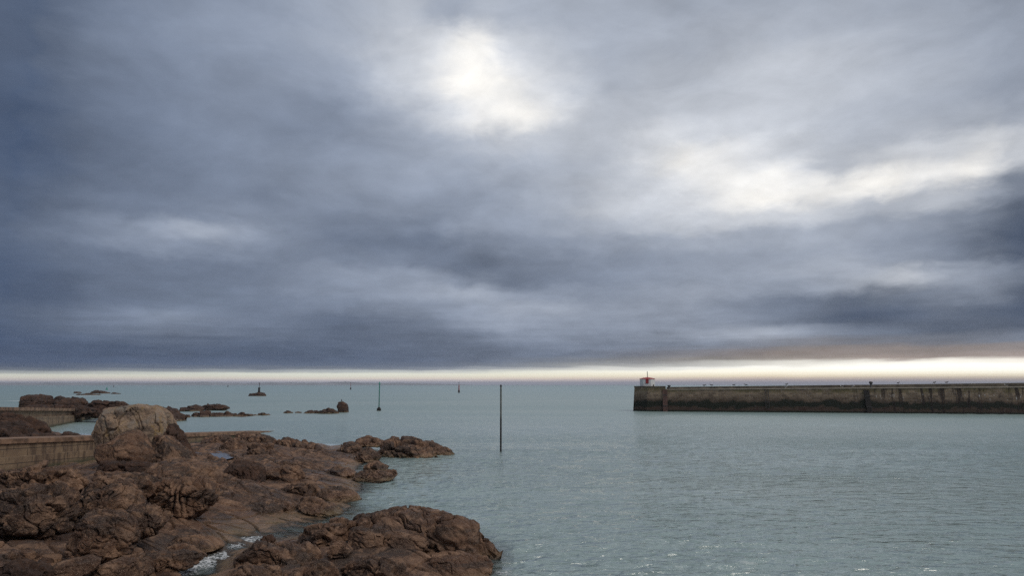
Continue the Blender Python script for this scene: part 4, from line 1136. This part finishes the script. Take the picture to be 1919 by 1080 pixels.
# ------------------------------------------------------------------ haze
hm = bpy.data.materials.new('sea haze'); hm.use_nodes = True; hm.node_tree.nodes.clear()
NH = NT(hm.node_tree); ho = NH.node('ShaderNodeOutputMaterial'); pv = NH.node('ShaderNodeVolumePrincipled')
pv.inputs['Color'].default_value = (.80, .84, .95, 1); pv.inputs['Density'].default_value = 8e-5; pv.inputs['Anisotropy'].default_value = .2
NH.l.new(pv.outputs[0], ho.inputs['Volume'])
bm = bmesh.new(); box(bm, -90000, 90000, -500, 26000, -24, 90)
tag(bm_obj('haze', bm, hm), kind='stuff')
# ------------------------------------------------------------------ sky
S2L = lambda v: (v / 12.92 if v <= .04045 else ((v + .055) / 1.055) ** 2.4)
GX = [0, 160, 320, 480, 640, 800, 890, 960, 1120, 1280, 1440, 1600, 1760, 1860, 1919]
GRID = [
    (-60, [80, 105, 120, 135, 150, 165, 160, 160, 165, 160, 160, 160, 150, 140, 130]),
    (20, [82, 110, 126, 142, 162, 180, 172, 168, 168, 160, 166, 166, 156, 146, 134]),
    (60, [82, 112, 124, 136, 158, 188, 205, 176, 172, 166, 174, 172, 160, 148, 138]),
    (110, [82, 110, 120, 132, 152, 196, 247, 205, 172, 168, 180, 178, 166, 150, 140]),
    (150, [80, 107, 118, 129, 148, 200, 246, 215, 176, 176, 182, 176, 164, 146, 136]),
    (190, [76, 104, 116, 127, 138, 184, 218, 222, 176, 182, 182, 174, 160, 148, 138]),
    (230, [74, 101, 114, 124, 128, 166, 200, 212, 184, 184, 180, 168, 168, 178, 168]),
    (265, [74, 100, 112, 122, 132, 152, 172, 184, 176, 194, 180, 166, 186, 210, 200]),
    (300, [76, 100, 112, 121, 136, 150, 156, 158, 168, 212, 206, 178, 210, 232, 200]),
    (330, [80, 102, 112, 121, 136, 148, 150, 152, 170, 208, 226, 222, 232, 226, 160]),
    (355, [84, 108, 112, 120, 134, 142, 145, 150, 178, 204, 238, 230, 226, 170, 118]),
    (385, [86, 110, 114, 120, 126, 134, 142, 150, 188, 204, 226, 188, 156, 118, 96]),
    (412, [86, 112, 136, 130, 116, 124, 138, 148, 180, 196, 196, 166, 136, 106, 90]),
    (440, [88, 124, 172, 146, 110, 112, 130, 138, 158, 168, 162, 152, 122, 94, 82]),
    (470, [86, 106, 130, 128, 120, 104, 112, 122, 138, 150, 148, 156, 116, 90, 84]),
    (500, [82, 102, 110, 112, 128, 116, 104, 112, 122, 138, 152, 164, 130, 108, 102]),
    (525, [78, 100, 108, 114, 142, 146, 128, 110, 124, 146, 152, 188, 176, 146, 112]),
    (550, [80, 98, 104, 114, 130, 148, 154, 138, 132, 156, 138, 110, 126, 124, 84]),
    (575, [88, 106, 112, 110, 118, 134, 150, 162, 140, 150, 108, 90, 106, 92, 80]),
    (600, [88, 112, 124, 110, 102, 118, 132, 150, 142, 148, 114, 90, 94, 88, 84]),
    (615, [82, 104, 118, 112, 98, 108, 120, 136, 138, 138, 138, 110, 94, 96, 96]),
    (627, [78, 98, 110, 102, 96, 104, 114, 130, 130, 146, 172, 116, 102, 108, 108]),
    (640, [74, 90, 98, 94, 98, 104, 110, 122, 128, 164, 128, 104, 108, 116, 118]),
    (652, [72, 86, 94, 92, 94, 98, 106, 112, 120, 116, 110, 116, 118, 126, 130]),
    (660, [72, 85, 92, 91, 95, 100, 106, 112, 116, 120, 124, 126, 130, 142, 146]),
    (668, [72, 84, 90, 90, 94, 100, 106, 112, 118, 120, 126, 132, 138, 146, 152]),
    (674, [72, 84, 89, 90, 94, 100, 106, 112, 120, 126, 138, 152, 172, 204, 226]),
    (679, [72, 84, 89, 90, 94, 100, 106, 114, 126, 142, 176, 226, 250, 254, 254]),
    (685, [74, 86, 92, 93, 97, 102, 110, 122, 144, 178, 226, 252, 255, 255, 255]),
    (691, [84, 95, 100, 102, 108, 116, 132, 150, 186, 222, 246, 253, 254, 254, 254]),
    (696, [118, 130, 136, 148, 160, 172, 192, 212, 232, 244, 248, 250, 250, 250, 250]),
    (701, [200, 206, 210, 214, 218, 222, 226, 230, 236, 240, 240, 240, 238, 238, 236]),
    (706, [210, 214, 216, 218, 222, 224, 226, 228, 228, 226, 222, 216, 210, 206, 202]),
    (710, [212, 216, 218, 220, 222, 222, 222, 220, 214, 206, 194, 182, 174, 170, 168]),
    (714, [206, 210, 210, 210, 210, 208, 206, 202, 194, 186, 174, 166, 160, 158, 158]),
    (718, [188, 190, 192, 192, 192, 192, 192, 190, 188, 184, 180, 176, 172, 170, 170]),
    (760, [160, 162, 164, 166, 168, 170, 170, 170, 170, 170, 168, 166, 160, 160, 160]),
]
gy = np.array([g[0] for g in GRID], float); gv = np.array([g[1] for g in GRID], float)
SPOTS = [(1350, 285, 280, 75, 12), (860, 180, 200, 80, 9), (1450, 130, 280, 80, 7), (680, 50, 220, 60, 8), (1000, 330, 160, 60, 5), (600, 455, 200, 26, -6), (1640, 590, 130, 24, -6), (1860, 470, 80, 60, -6), (1620, 523, 130, 9, 14), (880, 560, 110, 12, 8), (960, 205, 90, 40, 10), (800, 85, 110, 50, 8), (740, 50, 80, 40, 5), (850, 195, 80, 36, 10), (1310, 300, 170, 50, 10), (1500, 250, 160, 40, 5), (1680, 300, 120, 35, 8), (0, 300, 60, 500, 7), (835, 15, 40, 22, -20), (900, 118, 40, 40, 2), (600, 215, 110, 35, -9), (1010, 215, 60, 16, 14), (1130, 125, 60, 50, -5), (1250, 40, 50, 25, 9), (1240, 275, 55, 30, 9), (1395, 362, 70, 16, 12),
         (1555, 308, 45, 13, -22), (1600, 343, 70, 7, 20), (1830, 325, 32, 18, 14), (1895, 362, 36, 22, -12), (630, 474, 60, 14, -8), (350, 440, 80, 12, 12), (740, 330, 60, 14, 6), (880, 425, 60, 16, 8), (480, 375, 60, 10, -5), (250, 520, 80, 10, 8), (220, 600, 110, 8, 9), (420, 632, 90, 6, 8), (640, 610, 90, 7, -7), (900, 610, 70, 6, 9), (1060, 585, 60, 8, 8), (1180, 590, 40, 10, 8)]
def sky_rgb(px, py):
    col = np.array([np.interp(px, GX, row) for row in gv])
    L = float(np.interp(py, gy, col))
    Lr = float(np.interp(L, [60, 75, 90, 100, 115, 125, 135, 150, 170, 185, 247], [76, 92, 105, 117, 143, 154, 158, 168, 176, 190, 250]))
    L = (L + .5 * (Lr - L) * float(np.interp(py, [640, 690], [1, 0])))
    L = min(255., L + sum(1.1 * a * math.exp(-((px - x_) / sx) ** 2 - ((py - y_) / sy) ** 2) for x_, y_, sx, sy, a in SPOTS)) / 255.
    t = np.clip((px) / 1919., 0, 1)
    strip = np.clip((py - (676 - 34 * np.clip((px - 850) / 800, 0, 1))) / 26., 0, 1)
    strip *= np.interp(L, [.35, .6], [0, 1]) if py < 705 else 1
    # grey-blue clouds: bluer where dark and to the left, neutral where bright
    blue = np.interp(L, [.30, .36, .42, .55, .62, .74, .9, 1], [.44, .38, .27, .20, .165, .085, .02, .0]) * (1.0 - .25 * t)
    r_, g_, b_ = L * (1 - blue * .54), L * (1 - blue * .13), L * (1 + blue * .58)
    # warm horizon band: brown-mauve cloud bellies, then white, cream and rose down to the haze
    kx = float(np.clip((t - .35) / .4, 0, 1))
    ys = [640, 670, 677, 690, 700, 706, 711, 715, 720]
    RT = [(1.02, .965, .95), (1.05, .96, .91), (1.03, 1.01, .96), (1.02, 1.01, .97), (1.04, 1.0, .90), (1.06, .99, .85), (1.07, .96, .88), (1.04, .95, .94), (.99, .97, 1.04)]
    LT = [(.95, .99, 1.1), (.95, .99, 1.1), (.95, 1.0, 1.08), (.97, 1.0, 1.03), (1.0, 1.01, .93), (1.01, 1.0, .92), (1.05, .98, .91), (1.0, .97, 1.0), (.95, .98, 1.08)]
    wl = np.array([np.interp(py, ys, [c_[q] for c_ in RT]) * kx + np.interp(py, ys, [c_[q] for c_ in LT]) * (1 - kx) for q in range(3)]) * L
    strip = float(np.clip((py - (680 - 50 * np.clip((px - 850) / 700, 0, 1))) / 24., 0, 1))
    warm = float(np.clip((L - .86) / .1, 0, 1)) * .6
    r_, g_, b_ = r_ * (1 + .018 * warm), g_, b_ * (1 - .035 * warm)
    c = np.array([r_, g_, b_]) * (1 - strip) + wl * strip
    return tuple(S2L(float(np.clip(v, 0, 1.0))) for v in c)

def proj(azr, el):
    d = np.array([math.sin(azr) * math.cos(el), math.cos(azr) * math.cos(el), math.sin(el)])
    f_ = d[1] * cp + d[2] * sp; u_ = -d[1] * sp + d[2] * cp
    if f_ < .05: return None
    return CX + F * d[0] / f_, CY - F * u_ / f_

w = bpy.data.worlds.new('World'); scene.world = w; w.use_nodes = True
w.node_tree.nodes.clear()
N = NT(w.node_tree)
tc = N.node('ShaderNodeTexCoord').outputs['Generated']
dirv = N.vmath('NORMALIZE', tc)
dx, dy, dz = N.sep(dirv)
azn = N.math('ARCTAN2', dx, dy)
eln = N.math('ARCSINE', dz)
# cloud-layer plane coordinates: features shrink towards the horizon as a real cloud deck does
inv = N.math('DIVIDE', 1.0, N.math('ADD', N.math('MAXIMUM', dz, 0.0), .22))
pl = N.comb(N.math('MULTIPLY', dx, inv), N.math('MULTIPLY', dy, inv), 0)
sph = N.comb(N.math('MULTIPLY', azn, 1.0), N.math('MULTIPLY', eln, 2.1), 0)
n_a = N.noise(sph, 4.5, 5, .56, .35, out='Color')
n_b = N.noise(N.vmath('ADD', sph, (7, 3, 1)), 17.0, 5, .58, .3, out='Color')
wa = N.vmath('SUBTRACT', n_a, (.5, .5, .5)); wb = N.vmath('SUBTRACT', n_b, (.5, .5, .5))
ax, ay, _ = N.sep(wa); bx_, by_, _ = N.sep(wb)
# the warp dies out at the clear band on the horizon
damp = N.math('ADD', .05, N.math('MULTIPLY', .95, N.step(eln, R(.9), R(10.0))))
damp2 = N.step(eln, R(1.3), R(2.3))
az2 = N.math('ADD', azn, N.math('MULTIPLY', damp, N.math('ADD', N.math('MULTIPLY', ax, .075), N.math('MULTIPLY', bx_, .06))))
el2 = N.math('ADD', eln, N.math('MULTIPLY', damp, N.math('ADD', N.math('MULTIPLY', ay, .035), N.math('MULTIPLY', by_, .036))))
fine_ = N.noise(N.comb(N.math('MULTIPLY', azn, 7.0), N.math('MULTIPLY', eln, 110.0), 0), 1.0, 5, .62, .5)
el2 = N.math('ADD', el2, N.math('MULTIPLY', N.math('MULTIPLY', N.math('SUBTRACT', fine_, .5), .015), N.math('MULTIPLY', N.step(eln, R(.75), R(1.5)), N.step(eln, R(9), R(3)))))
t_ = N.math('DIVIDE', N.math('ADD', az2, R(60)), R(120), clamp=True)
rows_el = [R(v) for v in (-2.5, -.05, .16, .34, .50, .66, .84, 1.05, 1.3, 1.6, 2.0, 2.5, 3.2, 4.0, 5.0, 6.2, 7.5, 8.8, 10.2, 11.7, 13.2, 14.8, 16.5, 18.3, 20.2, 22.3, 24.6, 27.2, 30.0, 34.0)]
stops_az = np.linspace(R(-37.5), R(37.5), 57)
half = N.math('GREATER_THAN', t_, float((stops_az[28] + R(60)) / R(120)))
cur = None
for i, e_ in enumerate(rows_el):
    st = [((a + R(60)) / R(120), sky_rgb(*[float(np.clip(v, lo, hi)) for v, lo, hi in zip(proj(a, e_), (0, -60), (1919, 760))])) for a in stops_az]
    first, last = np.array(st[0][1]), np.array(st[-1][1])
    gray = np.array([.20, .22, .26])
    st = [(0.0, tuple(first * .6 + gray * .4)), *st, (1.0, tuple(last * .6 + gray * .4))]
    colr = N.mix(half, N.ramp(t_, st[:30], 'CARDINAL' if i > 10 else 'EASE'), N.ramp(t_, st[29:], 'CARDINAL' if i > 10 else 'EASE'))
    if cur is None: cur = colr
    else: cur = N.mix(N.step(el2, rows_el[i - 1], e_), cur, colr)
# overhead and behind: even grey overcast
over = N.noise(pl, .8, 4, .6, .3)
ovc = N.mix(N.step(over, .35, .65), (.26, .29, .34), (.42, .44, .47))
cur = N.mix(N.step(eln, R(27), R(50)), cur, ovc)
back = N.step(dy, .35, -.2)
cur = N.mix(back, cur, N.mix(.5, ovc, (.20, .22, .27)))
# fine cloud texture
d1 = N.noise(pl, 2.2, 6, .58, .4)
d2 = N.noise(pl, 8.0, 5, .6, .3)
det = N.math('ADD', N.math('MULTIPLY', N.math('SUBTRACT', d1, .5), .62), N.math('MULTIPLY', N.math('SUBTRACT', d2, .5), .28))
bands = N.noise(N.comb(N.math('MULTIPLY', azn, 3.2), N.math('MULTIPLY', eln, 34.0), 0), 1.0, 5, .6, .6)
det = N.math('ADD', det, N.math('MULTIPLY', N.math('MULTIPLY', N.math('SUBTRACT', bands, .5), .55), N.step(eln, R(11), R(4))))
lum = N.noise(sph, 6.5, 7, .60, .9)
det = N.math('ADD', det, N.math('MULTIPLY', N.math('SUBTRACT', lum, .5), .36))
det = N.math('ADD', det, N.math('MULTIPLY', N.math('MULTIPLY', N.math('SUBTRACT', fine_, .5), .40), N.step(eln, R(7), R(2))))
det = N.math('ADD', 1.0, N.math('MULTIPLY', det, damp2))
cur = N.vmath('SCALE', cur, N.math('MULTIPLY', det, N.math('ADD', 1.06, N.math('MULTIPLY', N.step(eln, R(2.4), R(1.2)), .34))))
sky = N.node('ShaderNodeTexSky', sky_type='NISHITA')
sky.sun_disc = False
SUN_EL, SUN_AZ = R(50), R(122)
sky.sun_elevation = SUN_EL; sky.sun_rotation = SUN_AZ
sky.altitude = 5; sky.air_density = 1.2; sky.dust_density = 2.0
bg1 = N.node('ShaderNodeBackground'); N.l.new(sky.outputs[0], bg1.inputs[0]); bg1.inputs[1].default_value = .06
bg2 = N.node('ShaderNodeBackground'); N.l.new(cur, bg2.inputs[0]); bg2.inputs[1].default_value = 1.0
mx = N.node('ShaderNodeMixShader')
# thin places in the deck let a little clear sky through
cov = N.math('SUBTRACT', 1.0, N.math('MULTIPLY', N.step(N.noise(pl, .9, 3, .5), .55, .75), .06))
N.put(mx.inputs[0], cov); N.l.new(bg1.outputs[0], mx.inputs[1]); N.l.new(bg2.outputs[0], mx.inputs[2])
wo = N.node('ShaderNodeOutputWorld'); N.l.new(mx.outputs[0], wo.inputs[0])

sun = bpy.data.lights.new('Sun', 'SUN'); so = bpy.data.objects.new('Sun', sun); COL.objects.link(so)
sun.energy = 1.5; sun.angle = R(30); sun.color = (1.0, .93, .84)
sd_ = Vector((math.sin(SUN_AZ) * math.cos(SUN_EL), math.cos(SUN_AZ) * math.cos(SUN_EL), math.sin(SUN_EL)))
so.rotation_euler = sd_.to_track_quat('Z', 'Y').to_euler()

# ------------------------------------------------------------------ camera
cam = bpy.data.cameras.new('Camera'); co = bpy.data.objects.new('Camera', cam); COL.objects.link(co)
cam.lens = 24.0; cam.sensor_width = 36.0; cam.sensor_fit = 'HORIZONTAL'
co.location = (0, 0, CAMH); co.rotation_euler = (math.pi / 2 + PITCH, 0, 0)
cam.clip_start = .1; cam.clip_end = 100000
scene.camera = co
vs = scene.view_settings
vs.view_transform = 'Standard'; vs.look = 'None'; vs.exposure = 0; vs.gamma = 1; vs.use_curve_mapping = False
scene.cycles.use_denoising = False
scene.cycles.denoising_input_passes = 'RGB_ALBEDO_NORMAL'
scene.cycles.denoising_prefilter = 'ACCURATE'
scene.cycles.max_bounces = 6
scene.cycles.sample_clamp_direct = 1.6
scene.cycles.sample_clamp_indirect = 2.0
scene.cycles.transparent_max_bounces = 8
